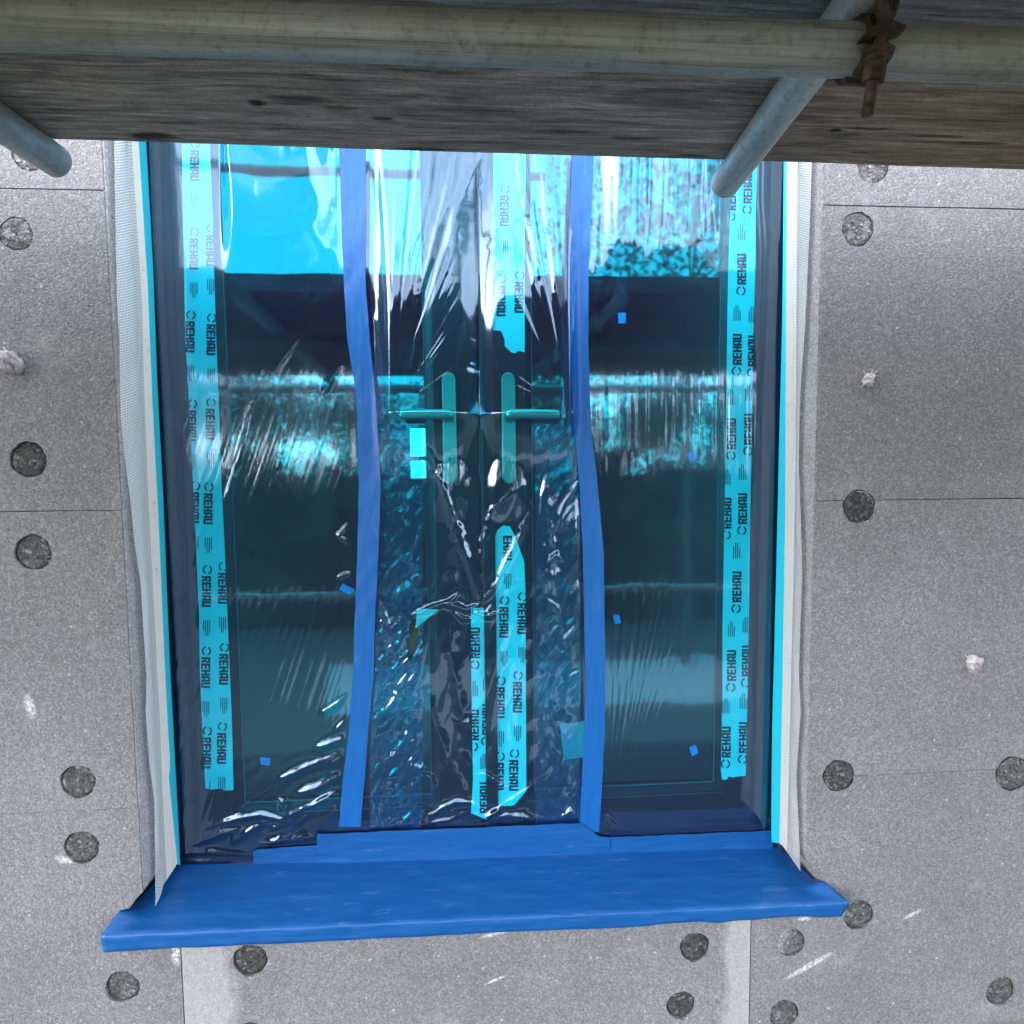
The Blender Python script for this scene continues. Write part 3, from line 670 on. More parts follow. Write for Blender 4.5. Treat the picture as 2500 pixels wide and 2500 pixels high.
FOLDS = [  # polyline, width px, height mm
 # crinkles in the bottom left corner
 ([(517, 1474), (575, 1448), (643, 1419)], 5, 5), ([(551, 1498), (600, 1484), (648, 1460)], 7, 6), ([(388, 1561), (440, 1545), (490, 1535), (530, 1544), (590, 1515), (648, 1484)], 5, 6),
 ([(374, 1590), (415, 1572), (449, 1564), (440, 1588)], 7, 6), ([(440, 1588), (470, 1568), (503, 1547)], 5, 5), ([(340, 1610), (400, 1606), (476, 1612)], 5, 4), ([(524, 1503), (535, 1522), (548, 1534)], 7, 6),
 ([(593, 1413), (620, 1402), (648, 1393)], 6, 6), ([(493, 1591), (540, 1582), (597, 1577)], 7, 5), ([(342, 1623), (390, 1624), (440, 1622)], 4, 4), ([(600, 1348), (625, 1335), (655, 1312)], 4, 4), ([(625, 1390), (640, 1372), (655, 1350)], 4, 4),
 ([(500, 1545), (515, 1560), (540, 1552), (575, 1538)], 5, 5), ([(610, 1440), (630, 1436), (650, 1424)], 5, 5), ([(585, 1520), (615, 1506), (645, 1500)], 5, 5),
 # long tension lines, left sheet
 ([(598, 510), (585, 540), (571, 571)], 3, 2.2), ([(462, 822), (445, 880), (421, 954)], 3, 2.4), ([(475, 760), (452, 830), (430, 905)], 4, 1.5), ([(600, 560), (560, 640), (520, 700)], 5, 1.6),
 ([(640, 690), (618, 730), (610, 745)], 5, 3), ([(540, 800), (535, 830), (525, 880)], 4, 1.4), ([(655, 990), (640, 1010), (655, 1025)], 4, 3), ([(635, 1090), (660, 1080)], 3, 3), ([(630, 370), (640, 400), (622, 470), (615, 510)], 8, 4),
 # centre: below the handles
 ([(800, 830), (830, 900), (862, 1010), (905, 1125)], 7, 5), ([(835, 905), (872, 1010), (893, 1100)], 6, 5), ([(1003, 951), (985, 1000), (955, 1060), (930, 1113), (905, 1138)], 6, 5), ([(880, 1138), (862, 1060), (850, 960), (860, 870)], 9, 4),
 ([(900, 1140), (905, 1050), (930, 960), (985, 915)], 9, 4), ([(845, 1135), (815, 1145), (780, 1160)], 5, 6), ([(865, 1120), (845, 1138), (880, 1150), (905, 1140)], 5, 7), ([(858, 1155), (872, 1166), (890, 1168)], 4, 6), ([(890, 1155), (925, 1162), (945, 1152)], 4, 5), ([(930, 1140), (918, 1160), (900, 1165)], 4, 5),
 ([(700, 1110), (722, 1150), (740, 1190), (745, 1235)], 5, 4), ([(745, 790), (760, 900), (755, 1000), (742, 1100)], 8, 3), ([(800, 640), (795, 760)], 6, 3), ([(860, 1140), (850, 1230), (870, 1330), (895, 1420)], 10, 5),
 ([(807, 1300), (822, 1370), (845, 1430), (890, 1515)], 8, 6), ([(862, 1365), (880, 1362), (895, 1385)], 8, 6), ([(868, 1420), (885, 1440), (892, 1470)], 9, 5), ([(798, 1553), (830, 1525), (858, 1512), (885, 1512), (905, 1522)], 5, 6),
 ([(795, 1556), (850, 1545), (895, 1520)], 4, 5), ([(930, 1545), (955, 1537), (990, 1540), (1012, 1550)], 5, 5), ([(890, 1462), (915, 1460), (950, 1484), (975, 1488)], 4, 4), ([(900, 1555), (945, 1520), (990, 1490), (1022, 1468)], 4, 5), ([(905, 1545), (930, 1532), (955, 1525)], 4, 4), ([(790, 1455), (812, 1472), (822, 1487)], 6, 5), ([(800, 1450), (770, 1440)], 5, 5),
 # right flank of the centre sheet
 ([(1090, 905), (1060, 960), (1030, 1030)], 6, 3), ([(1030, 920), (1040, 1000), (1055, 1060)], 5, 4), ([(1035, 1060), (1050, 1045), (1060, 1058)], 4, 4), ([(1035, 1130), (1050, 1145), (1055, 1165)], 4, 4), ([(1085, 1180), (1068, 1200), (1055, 1240)], 4, 5), ([(1092, 1265), (1075, 1275), (1060, 1300)], 4, 4), ([(1035, 1400), (1050, 1430), (1085, 1500)], 5, 3),
 ([(1055, 1540), (1075, 1525), (1092, 1540)], 5, 6), ([(1030, 1300), (1040, 1350), (1060, 1400)], 5, 3), ([(1040, 560), (1045, 450), (1042, 330)], 5, 4),
 # centre top: broad bright folds
 ([(795, 560), (820, 470), (845, 390), (862, 285)], 9, 7), ([(868, 535), (862, 450), (880, 360), (905, 285)], 13, 8), ([(845, 520), (855, 420), (890, 330), (915, 285)], 6, 4), ([(905, 700), (880, 690), (900, 640)], 9, 4), ([(955, 520), (948, 430), (945, 285)], 14, 5), ([(985, 480), (975, 380), (978, 285)], 8, 4),
 ([(1012, 530), (1005, 420), (1010, 285)], 5, 5), ([(1020, 600), (1005, 540), (1000, 470)], 7, 5),
 # pleats in the right sheet
 ([(1122, 560), (1124, 470), (1128, 340)], 4, 4), ([(1148, 470), (1150, 400), (1152, 285)], 6, 2.6), ([(1218, 445), (1216, 380), (1212, 285)], 6, 4), ([(1270, 440), (1266, 380), (1256, 285)], 6, 4), ([(1318, 450), (1312, 380), (1300, 285)], 6, 3.4), ([(1180, 430), (1182, 285)], 5, 2), ([(1345, 480), (1340, 285)], 5, 2.5),
 ([(1140, 1550), (1155, 1565), (1180, 1590)], 5, 5), ([(1142, 1535), (1175, 1575)], 4, 3)]
nA, nB, nC, nD, nE = n2(1), n2(2), n2(3), n2(4), n2(5); r1, r2, r3 = n1(11), n1(12), n1(13)
def ridged(f, x, y): return 1 - np.abs(f(x, y)) * 2
def facet(seed, n=257):
    r = np.random.default_rng(seed).random((n, n)) * 2 - 1
    def f(x, y):
        x = np.asarray(x, float) + .9 * nA(x * .31 + 7, y * .31); y = np.asarray(y, float) + .9 * nB(x * .31, y * .31 + 3)
        x = x % (n - 1); y = y % (n - 1); i = np.floor(x).astype(int); j = np.floor(y).astype(int); a = x - i; b = y - j
        r00, r10, r01, r11 = r[i, j], r[i + 1, j], r[i, j + 1], r[i + 1, j + 1]
        return np.where(a + b < 1, r00 + a * (r10 - r00) + b * (r01 - r00), r11 + (1 - a) * (r01 - r11) + (1 - b) * (r10 - r11))
    return f
f1, f2_, f3 = facet(61), facet(62), facet(63)
def film_tent(u, v):
    L = np.maximum(sstep(700, 746, u) * (1 - sstep(850, 930, u)), sstep(880, 957, u) * (1 - sstep(1064, 1098, u))); L = np.maximum(L, .16 * sstep(700, 760, u) * (1 - sstep(1050, 1098, u)))
    up = np.clip((v - 230) / 553, 0, 1) ** 1.25
    dn_ = np.exp(-np.clip(v - 783.5, 0, None) / 60.0)
    Vv = np.where(v < 783.5, up, dn_)
    mid = 1 - .12 * np.exp(-((u - 905) / 60.0) ** 2) * sstep(500, 760, v)
    h = 57 * L * Vv * mid
    plate = 0
    for cx in (848, 960):
        plate = np.maximum(plate, (1 - sstep(14, 56, np.abs(u - cx))) * sstep(660, 706, v) * (1 - sstep(912, 1010, v)))
    return np.maximum(h, plate * 12.5)
def film_h(u, v):
    """height of the film over its flat plane, millimetres"""
    tent = film_tent(u, v)
    td = np.clip(tape_dist(u, v), 0, None)
    free = sstep(0, 14, td)
    h = np.zeros_like(u)
    # gentle slack everywhere
    lft0 = 1 - sstep(640, 650, u); rgt0 = sstep(1125, 1140, u)
    # over the two panes the sheet leans inwards on its way down, so it mirrors the deck, not the sky
    prof = lambda vs, hs, m=12: np.interp(v + 42 * nA(u / 95 + 31, v / 400), np.linspace(200, 1700, 301), np.convolve(np.pad(np.interp(np.linspace(200, 1700, 301), vs, hs), m, 'edge'), np.hanning(2 * m + 3)[1:-1] / np.hanning(2 * m + 3).sum(), 'valid'))
    pl_ = sstep(414, 448, u) * (1 - sstep(590, 645, u + 10 * nA(v / 60, 3 + 0 * v))); pr_ = sstep(1130, 1165, u) * (1 - sstep(1315, 1365, u))
    h += prof([200, 280, 400, 530, 600], [80, 62, 28, 2, 0]) * np.maximum(pl_, .45 * pr_ * (1 - .5 * np.clip(r1(u / 24 + 3), 0, 1)))
    h += (.55 * nA(u / 70 + 5, v / 150 + 9) + .16 * nB(u / 22, v / 60)) * (1 - .6 * np.maximum(lft0, rgt0))
    ctr = sstep(690, 705, u) * (1 - sstep(1085, 1105, u))
    lft = 1 - sstep(640, 650, u); rgt = sstep(1125, 1140, u)
    # fans of tension lines from the two lever tips up to the lintel
    up = (1 - sstep(735, 782, v))
    for (cx, cy_, s, m0, m1) in ((742, 784, 5, 690, 860), (1067, 784, 6, 975, 1095)):
        a = np.arctan2(u - cx, np.clip(cy_ - v, 1, None)); rr = np.hypot(u - cx, v - cy_)
        amp = np.clip((rr - 55) * .0085, 0, 2.5) * sstep(8, 60, rr)
        win_ = sstep(m0 - 12, m0 + 12, u) * (1 - sstep(m1 - 50, m1 + 20, u))
        h += ctr * up * win_ * amp * (r1(a * 22 + s * 37) * 1.7 + r2(a * 50 + s * 11) * .4)
    h += ctr * (1 - sstep(560, 700, v)) * .9 * nC(u / 15 + 3, v / 110)
    # long thin streaks slanting down to the left in the left sheet, fanning up from the right foot
    a = (u - 640) * .34 + (v - 300) * .11
    h += lft * sstep(560, 900, v) * (.10 * r2(a / 3.4 + .004 * v) + .07 * r3(a / 1.7)) + lft * sstep(1000, 1300, v) * .2 * r2(a / 2.1)
    a2 = np.arctan2(u - 1136, np.clip(1640 - v, 5, None)); h += rgt * sstep(900, 1400, v) * (.5 * r1(a2 * 95) * np.exp(-((a2 - .13) / .13) ** 2) * np.clip((1640 - v) / 200, .3, 1.6))
    h += rgt * (1 - sstep(380, 540, v)) * 1.25 * np.abs(r3(u / 9.5 + nA(u / 90, v / 120) * .5)) + rgt * sstep(640, 700, v) * (1 - sstep(790, 960, v)) * .30 * r1(u / 7 + 9)
    # crumpled flanks and foot of the centre sheet
    cl = sstep(696, 712, u) * (1 - sstep(775, 800, u)) * sstep(1120, 1230, v); cr_ = sstep(1012, 1030, u) * sstep(860, 960, v) * ctr
    q = v * .55
    h += cl * (5 + 2.9 * f1(u / 14 + 3, (v + u * .6) / 19) + 1.5 * f2_(u / 7, v / 10))
    h += ctr * sstep(800, 900, v) * (1 - cl) * (1.2 + 1.9 * f2_(u / 22, v / 85 + u / 70) + .6 * f3(u / 10, v / 30))
    h += cr_ * (4 + 3.4 * f3(u / 19, (v - u * .3) / 44) + 1.2 * f1(u / 9, v / 17))
    foot = sstep(1490, 1560, v) * ctr; h += foot * 3.4 * f2_(u / 26, (v - u * .12) / 15)
    h += lft * sstep(1380, 1560, v) * sstep(380, 560, u) * (2.5 + 3.4 * f1((u - v * .5) / 58, (v * .9 + u * .40) / 17))
    for pl, wd, hh in FOLDS:
        if max(q[1] for q in pl) < 720: wd *= 1.55; hh *= .62
        elif min(q[1] for q in pl) > 1380 and max(q[0] for q in pl) < 660: wd *= 1.35; hh *= 1.3
        P = np.array(pl, float); lo = P.min(0) - wd * 4; hi = P.max(0) + wd * 4
        mk = (u > lo[0]) & (u < hi[0]) & (v > lo[1]) & (v < hi[1])
        if not mk.any(): continue
        uu, vv = u[mk], v[mk]; uu = uu + 2.2 * nA(uu / 14, vv / 14); best = np.full(uu.shape, 1e9); tt = np.zeros(uu.shape); n = len(P) - 1
        for i in range(n):
            d_ = P[i + 1] - P[i]; q_ = np.clip(((uu - P[i, 0]) * d_[0] + (vv - P[i, 1]) * d_[1]) / (d_ @ d_), 0, 1)
            ds = np.hypot(uu - P[i, 0] - q_ * d_[0], vv - P[i, 1] - q_ * d_[1]); b = ds < best
            best[b] = ds[b]; tt[b] = (i + q_[b]) / n
        tap = np.clip(np.sin(math.pi * np.clip(tt, .03, .97)), 0, 1) ** .6
        h[mk] += hh * .85 * tap * np.exp(-(best / (wd * (.6 + .4 * tap))) ** 1.5)
    vt = np.interp(u, [478, 597, 598, 790, 1096, 1130, 1300, 1458], [1603, 1593, 1574, 1566, 1553, 1578, 1574, 1567]); h *= 1 - .93 * sstep(vt - 16, vt - 2, v) * (u > 470)
    return tent + np.clip(h * free + .2, -.8, None)
UX, UZ = np.meshgrid(fx, fz); U, Vp = px1932(UX, UZ)
Hh = film_h(U, Vp) / 1000
nx_, nz_ = len(fx), len(fz)
co = np.stack([UX, YB - Hh, UZ], -1).reshape(-1, 3)
idx = np.arange(nx_ * nz_).reshape(nz_, nx_)
faces = np.stack([idx[:-1, :-1], idx[:-1, 1:], idx[1:, 1:], idx[1:, :-1]], -1).reshape(-1, 4)
# a ragged hole torn in the centre sheet by the left foot of the meeting stile
uc = U[:-1, :-1].ravel(); vc = Vp[:-1, :-1].ravel()
hole = (np.abs(uc - (777 + (vc - 1210) * -.08 + 5 * np.sin(vc / 9))) < 9.5 * np.sqrt(np.clip(1 - ((vc - 1205) / 42.0) ** 2, 0, 1)))
faces = faces[~hole]
me = bpy.data.meshes.new('protective_film'); me.vertices.add(len(co)); me.vertices.foreach_set('co', co.ravel())
me.loops.add(faces.size); me.loops.foreach_set('vertex_index', faces.ravel()); me.polygons.add(len(faces))
me.polygons.foreach_set('loop_start', np.arange(0, faces.size, 4)); me.update(calc_edges=True); me.validate()
film = link('protective_film', me, 'film', None, True)
tag(film, 'transparent blue plastic film, creased and shiny, stretched over the whole window and its handles', 'film')

t = NT('crumpled_blue_film'); t.n.remove(t.b)
lw = t.n.new('ShaderNodeLayerWeight'); fr = t.math('MULTIPLY_ADD', t.math('POWER', lw.outputs['Facing'], 5.0), .85, .15)
tr = t.n.new('ShaderNodeBsdfTransparent'); tr.inputs[0].default_value = (.25, .84, .98, 1)
gl = t.n.new('ShaderNodeBsdfGlossy'); gl.inputs['Roughness'].default_value = .06
df = t.n.new('ShaderNodeBsdfDiffuse'); df.inputs[0].default_value = (.02, .26, .55, 1)
mx0 = t.n.new('ShaderNodeMixShader'); mx0.inputs[0].default_value = .12; t.link(tr.outputs[0], mx0.inputs[1]); t.link(df.outputs[0], mx0.inputs[2])
mx = t.n.new('ShaderNodeMixShader'); t.link(fr, mx.inputs[0]); t.link(mx0.outputs[0], mx.inputs[1]); t.link(gl.outputs[0], mx.inputs[2])
t.link(mx.outputs[0], t.out.inputs['Surface']); MAT['film_in'] = t.m
for (ua, ub, va, sd_, lab) in ((698, 797, 800, 5, 'crumpled strip of blue film under the main sheet, beside the left upright tape'), (1010, 1094, 800, 9, 'creased strip of blue film under the main sheet, beside the right upright tape')):
    uu, vv = np.meshgrid(np.arange(ua, ub + .1, 2.2), np.arange(va, 1562, 2.6))
    fa, fb_ = facet(100 + sd_), facet(200 + sd_)
    amp_ = .35 + .65 * sstep(1000, 1300, vv)
    hh_ = amp_ * (3.4 * fa(uu / 17, (vv + uu * .5) / (26 if sd_ == 5 else 44)) + 1.8 * fb_(uu / 8, vv / 12))
    edge_ = 3.5 * n1(sd_)(vv / 18)
    P = np.stack([(uu + edge_ * np.where(uu > (ua + ub) / 2, 1, .2)) * K, vv * K], -1).reshape(-1, 2)
    q_ = np.stack([(P[:, 0] - 1250) / F_PX, (P[:, 1] - 1250) / F_PX, np.ones(len(P))], -1) @ M
    Yq = .1503 - np.clip(hh_.reshape(-1), -1.2, 2.2) / 1000
    Vq = q_ * ((Yq + D) / q_[:, 1])[:, None]; Vq[:, 1] = Yq
    ny_, nx2 = uu.shape; ii = np.arange(nx2 * ny_).reshape(ny_, nx2)
    fq = np.stack([ii[:-1, :-1], ii[1:, :-1], ii[1:, 1:], ii[:-1, 1:]], -1).reshape(-1, 4)
    if sd_ == 5:
        uf, vf = uu[:-1, :-1].ravel(), vv[:-1, :-1].ravel()
        fq = fq[~(np.abs(uf - (777 + (vf - 1210) * -.08)) < 9 * np.sqrt(np.clip(1 - ((vf - 1205) / 40.0) ** 2, 0, 1)))]
    o = pyd('film_strip', Vq.tolist(), fq.tolist(), 'film_in', None, False); tag(o, lab, 'film')

def film_y(u, v, off):
    u = np.array([u], float); v = np.array([v], float)
    return YB - (float(film_tent(u, v)[0]) + off) / 1000
def ribbon(name, T, label, group=None, mat='btape'):
    ys = np.arange(T[0][0], T[-1][0] + 1, 5.0); NS = 8; V, Fc = [], []
    f = n2(77 + int(T[0][1])); fct = facet(300 + int(T[0][1])); fw_ = n1(5 + int(T[0][1]))
    for v in ys:
        a = np.interp(v, [q[0] for q in T], [q[1] for q in T]) + .5 * float(fw_(v / 22)); b = np.interp(v, [q[0] for q in T], [q[2] for q in T]) + .5 * float(fw_(v / 25 + 90))
        for k in range(NS + 1):
            u = a + (b - a) * k / NS
            off = 1.5 + .75 * float(fct(u / 30 + v / 60, v / 48 + u / 40)) + .3 * float(fct(u / 9 + 50, v / 22))
            y = film_y(u, v, max(off, .6)); V.append(atY(u * K, v * K, y))
    for i in range(len(ys) - 1):
        for k in range(NS):
            o = i * (NS + 1) + k; Fc.append((o, o + 1, o + NS + 2, o + NS + 1))
    o = pyd(name, V, Fc, mat, None, True); return tag(o, label, 'tape', group)
ribbon('masking_tape', T_LEFT, 'long upright strip of blue tape over the film, left of the handles', 'upright blue tape strips')
ribbon('masking_tape', T_RIGHT, 'long upright strip of blue tape over the film, right of the handles', 'upright blue tape strips')

# ------------------------------------------------------------------ blue scraps on the glass
bits = [([(1166, 590), (1181, 590), (1180, 610), (1167, 610)], 'bit_blue', 'small upright blue scrap high on the right pane'),
        ([(1294, 857), (1306, 850), (1316, 864), (1304, 873)], 'bit_blue', 'small tilted blue scrap on the right pane below the handle height'),
        ([(1156, 1160), (1168, 1160), (1172, 1175), (1160, 1178)], 'bit_blue', 'small blue scrap beside the right upright tape'),
        ([(1300, 1410), (1312, 1405), (1318, 1421), (1306, 1427)], 'bit_blue', 'small blue scrap near the bottom right corner of the right pane'),
        ([(646, 1101), (668, 1112), (660, 1123), (640, 1112)], 'bit_blue', 'blue scrap tucked at the edge of the left upright tape'),
        ([(491, 1429), (511, 1431), (508, 1445), (492, 1442)], 'bit_blue', 'small blue scrap near the bottom left corner of the left pane'),
        ([(1056, 1366), (1104, 1360), (1104, 1428), (1064, 1434)], 'bit_cyan', 'large pale cyan label beside the lower right upright tape'),
        ([(787, 1148), (829, 1150), (784, 1185)], 'bit_cyan', 'torn triangular scrap of cyan tape left of the handles, above the tear in the film')]
for pts, m, lab in bits:
    bm = bmesh.new(); Yb = YG - .003 if pts[0] != (787, 1148) else .1485
    bm_prism(bm, [atY(x * K, y * K, Yb) for x, y in pts], (0, .0008, 0)); o = bmo('paper_scrap', bm, m); tag(o, lab, 'scrap', 'scraps stuck to the glass')

# ------------------------------------------------------------------ sill wrapped in blue tape
sill = thing('window_sill', (.02, .05, -.95), 'window sill completely wrapped in blue tape, ends poking past the opening', 'sill')
NXs = 160; V, Fc = [], []
sn = n2(31); sn1 = n1(32)
def lerp(a, b, t_): return a + (b - a) * t_
secs = []
CR = [(.03, .32, .20, .10, 3.0), (.10, .38, .55, -.12, 2.2), (.18, .50, .38, .06, 1.6), (.36, .62, .70, -.10, 1.8), (.55, .80, .30, .10, 2.6), (.62, .95, .52, .12, 2.0), (.70, .98, .18, -.05, 2.4), (.05, .22, .78, .05, 1.8), (.80, .97, .75, -.12, 2.2), (.40, .58, .12, .04, 1.5)]
def crease(t_, s):
    z = 0
    for (a, b, sc_, sl, hh) in CR:
        if a < t_ < b:
            q = (t_ - a) / (b - a); z += hh / 1000 * math.sin(math.pi * q) ** .7 * math.exp(-((s - sc_ - sl * (q - .5) - .02 * math.sin(q * 9)) / .011) ** 2)
    return z
for i in range(NXs + 1):
    t_ = i / NXs
    xb = lerp(-.690, .735, t_); xw = lerp(-.7225, .7665, t_); xf = lerp(-.738, .796, t_); xq = lerp(-.733, .780, t_)
    zb = lerp(-.893, -.925, t_) ; zf = lerp(-.9095, -.931, t_); zq = lerp(-.943, -.960, t_) + .003 * float(sn1(i / 6)) * sstep(.4, .75, np.array(t_)).item()
    row = []
    for k in range(27):
        s = k / 26
        Y = lerp(.1485, -.036, s)
        if i in (0, NXs):
            pass
        x = lerp(xb, xw, s / .8) if s < .8 else lerp(xw, xf, (s - .8) / .2)
        z = lerp(zb, zf, s) + .0012 * float(sn(i / 7 + 3, k / 4.4 + 5)) + .0005 * float(sn(i / 2.2 + 50, k / 2.8)) + crease(t_, s)
        ear = 1 - sstep(.008, .05, np.array(min(t_, 1 - t_) * 1.5)).item()
        z += .017 * ear * max(0, 1 - abs(s - .80) / .2)
        row.append((x, Y, z))
    row += [(xf, -.0395, zf - .0022), (xf, -.0405, zf - .006)]
    for k in range(1, 5):
        s = k / 4; row.append((lerp(xf, xq, s), -.0405 + .0016 * float(sn(i / 5, k + 80)) , lerp(zf - .006, zq, s)))
    row += [(xq, -.036, zq - .002), (lerp(xq, xw, .6), .02, zq - .001)]
    secs.append(row)
NR = len(secs[0])
for row in secs: V += row
for i in range(NXs):
    for k in range(NR - 1):
        o = i * NR + k; Fc.append((o, o + 1, o + NR + 1, o + NR))
for e, sgn in ((0, 1), (NXs, -1)):
    idx_ = [e * NR + k for k in range(NR)]
    c = len(V); p = np.mean([V[j] for j in idx_[22:]], axis=0); V.append((p[0], p[1] + .004, p[2]))
    for k in range(22, NR - 1): Fc.append((idx_[k], idx_[k + 1], c) if sgn < 0 else (idx_[k + 1], idx_[k], c))
pyd('sill_board', V, Fc, 'btape_h', sill, True)
# tape that seals the film to the sill: runs up the film and folds on to the sill
def foot_tape(top, bot, label, off, steps=48, mat='btape_h'):
    V, Fc = [], []; x0, x1 = top[0][0], top[-1][0]; f = n2(int(x0) + 9)
    NS = 9
    for i in range(steps + 1):
        u = lerp(x0, x1, i / steps)
        vt = float(np.interp(u, [p[0] for p in top], [p[1] for p in top])) + .8 * float(f(i / 2.0, 3)); vb = float(np.interp(u, [p[0] for p in bot], [p[1] for p in bot]))
        for k in range(NS + 1):
            s = k / NS; v = lerp(vt, vb, s)
            o_ = off + .6 + 1.0 * float(f(i / 3.5 + 9, k / 2.5 + 20)) * (.4 + s) + 5 * max(0, s - .75) ** 2 * 16 * .4
            V.append(atY(u * K, v * K, YB - o_ / 1000))
    for i in range(steps):
        for k in range(NS):
            o = i * (NS + 1) + k; Fc.append((o, o + NS + 1, o + NS + 2, o + 1))
    o = pyd('masking_tape', V, Fc, mat, None, True); tag(o, label, 'tape', 'blue tape sealing the film to the sill')
foot_tape([(598, 1574), (790, 1566), (1096, 1553), (1130, 1578), (1150, 1580)], [(598, 1634), (800, 1628), (1150, 1622)], 'wide blue tape sealing the middle of the film to the sill', 5.2, 60)
foot_tape([(478, 1606), (486, 1602), (610, 1594)], [(478, 1640), (610, 1635)], 'short lowest piece of blue tape on the sill at the left foot of the film', 3.2, 20)
foot_tape([(1120, 1582), (1150, 1580), (1300, 1574), (1458, 1567)], [(1120, 1624), (1300, 1616), (1462, 1607)], 'blue tape sealing the right end of the film to the sill', 2.4, 40)

# ------------------------------------------------------------------ reveal beads with mesh, turquoise edging
def strip_obj(name, A, B, sx, mat, parent, xa, xb, du=None, seg=3, n=90, wav=0, thick=0, solid=False):
    """ribbon between two pixel curves unprojected on to the reveal plane (A inner edge, B outer edge); du = pattern size in metres"""
    y0 = max(A[0][1], B[0][1]); y1 = min(A[-1][1], B[-1][1]); V, Fc, UV = [], [], []
    f = n1(int(A[0][0])); run = 0; prev = None
    for i in range(n + 1):
        t_ = i / n
        ya = lerp(A[0][1], A[-1][1], t_); yb = lerp(B[0][1], B[-1][1], t_)
        pa = atX(interp_edge(A, ya), ya, xa); pb = atX(interp_edge(B, yb), yb, xb)
        if prev is not None: run += (pa - prev).length
        prev = pa
        wd = (pb - pa).length
        for k in range(seg + 1):
            s = k / seg; p = pa.lerp(pb, s); p.x += sx * wav * math.sin(math.pi * s) * (1 + float(f(i / 5)))
            V.append(p); UV.append((s * wd, run))
    for i in range(n):
        for k in range(seg):
            o = i * (seg + 1) + k; Fc.append((o, o + 1, o + seg + 2, o + seg + 1))
    me = bpy.data.meshes.new(name); me.from_pydata([tuple(v) for v in V], [], Fc)
    if du:
        uv = me.uv_layers.new(name='UVMap')
        for l in me.loops: uv.data[l.index].uv = (UV[l.vertex_index][0] / du, UV[l.vertex_index][1] / du)
    if solid:
        bm = bmesh.new(); bm.from_mesh(me)
        r = bmesh.ops.extrude_face_region(bm, geom=bm.faces[:])
        bmesh.ops.translate(bm, vec=(-sx * thick, 0, 0), verts=[v for v in r['geom'] if isinstance(v, bmesh.types.BMVert)])
        bmesh.ops.recalc_face_normals(bm, faces=bm.faces[:]); bm.to_mesh(me); bm.free()
    return link(name, me, mat, parent, True if not solid else False)
def ext(c, ytop):
    (x0, y0), (x1, y1) = c[0], c[1]; s = (x1 - x0) / (y1 - y0)
    return [(x0 + s * (ytop - y0), ytop)] + c
LWc = ext([(357, 352), (374, 660), (384, 935), (399, 1221), (414, 1617), (423, 1782), (437, 2046), (440, 2112)], 200)
LTB = ext([(339, 352), (361, 704), (372, 979), (387, 1265), (400, 1573), (409, 1760), (416, 1870), (412, 1895), (433, 2108)], 200)
LBM = ext([(323, 352), (348, 748), (352, 935), (363, 1221), (377, 1485), (388, 1694), (399, 1958), (408, 2147)], 200)
LPM = ext([(312, 352), (337, 748), (341, 935), (352, 1221), (366, 1485), (377, 1694), (388, 1958), (399, 2160)], 200)
LMO = ext([(279, 352), (281, 506), (286, 748), (291, 825), (294, 1001), (301, 1089), (318, 1221), (329, 1331), (343, 1419), (350, 1529), (358, 1661), (356, 1740), (363, 1848), (377, 1958), (379, 2100), (379, 2213)], 200)
RWc = ext([(1913, 440), (1910, 792), (1903, 1045), (1894, 1441), (1885, 1782), (1883, 2024), (1884, 2056)], 200)
RTB = ext([(1921, 405), (1919, 836), (1918, 1045), (1917, 1265), (1912, 1573), (1911, 1650), (1905, 1958), (1903, 2059)], 200)
RBM = ext([(1940, 405), (1938, 660), (1936, 1045), (1931, 1353), (1926, 1573), (1920, 1826), (1914, 2046), (1912, 2066)], 200)
RPM = ext([(1947, 405), (1945, 660), (1943, 1045), (1938, 1353), (1933, 1573), (1927, 1826), (1922, 2046), (1921, 2080)], 200)
RMO = ext([(1982, 405), (1976, 572), (1966, 792), (1954, 957), (1950, 1133), (1955, 1265), (1959, 1397), (1954, 1529), (1950, 1639), (1955, 1738), (1944, 1892), (1949, 2002), (1954, 2127)], 200)
lb = thing('corner_bead', (XL, .1, -.88), 'white mesh corner bead hanging loose on the left reveal', 'corner bead', 'mesh corner beads on the reveals')
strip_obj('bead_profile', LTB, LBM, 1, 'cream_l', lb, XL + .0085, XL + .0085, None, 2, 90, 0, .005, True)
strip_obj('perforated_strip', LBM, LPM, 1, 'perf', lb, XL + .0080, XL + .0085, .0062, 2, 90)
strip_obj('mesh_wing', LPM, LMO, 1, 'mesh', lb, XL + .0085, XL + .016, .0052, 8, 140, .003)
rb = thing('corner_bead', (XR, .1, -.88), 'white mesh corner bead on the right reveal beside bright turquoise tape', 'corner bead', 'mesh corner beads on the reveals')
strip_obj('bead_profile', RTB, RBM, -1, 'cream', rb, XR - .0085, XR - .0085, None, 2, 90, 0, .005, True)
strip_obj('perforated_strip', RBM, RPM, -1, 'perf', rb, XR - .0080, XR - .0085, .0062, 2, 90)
strip_obj('mesh_wing', RPM, RMO, -1, 'mesh_toned_down', rb, XR - .0085, XR - .015, .0052, 8, 140, .003)
o = strip_obj('edge_tape', LWc, LTB, 1, 'turq', None, XL + .012, XL + .0085, None, 2, 90, 0, .003, True); tag(o, 'thin turquoise tape edging along the left bead', 'tape', 'turquoise edge tapes')
o = strip_obj('edge_tape', RWc, RTB, -1, 'turq', None, XR - .012, XR - .0085, None, 2, 90, 0, .003, True); tag(o, 'thin turquoise tape edging along the right bead', 'tape', 'turquoise edge tapes')

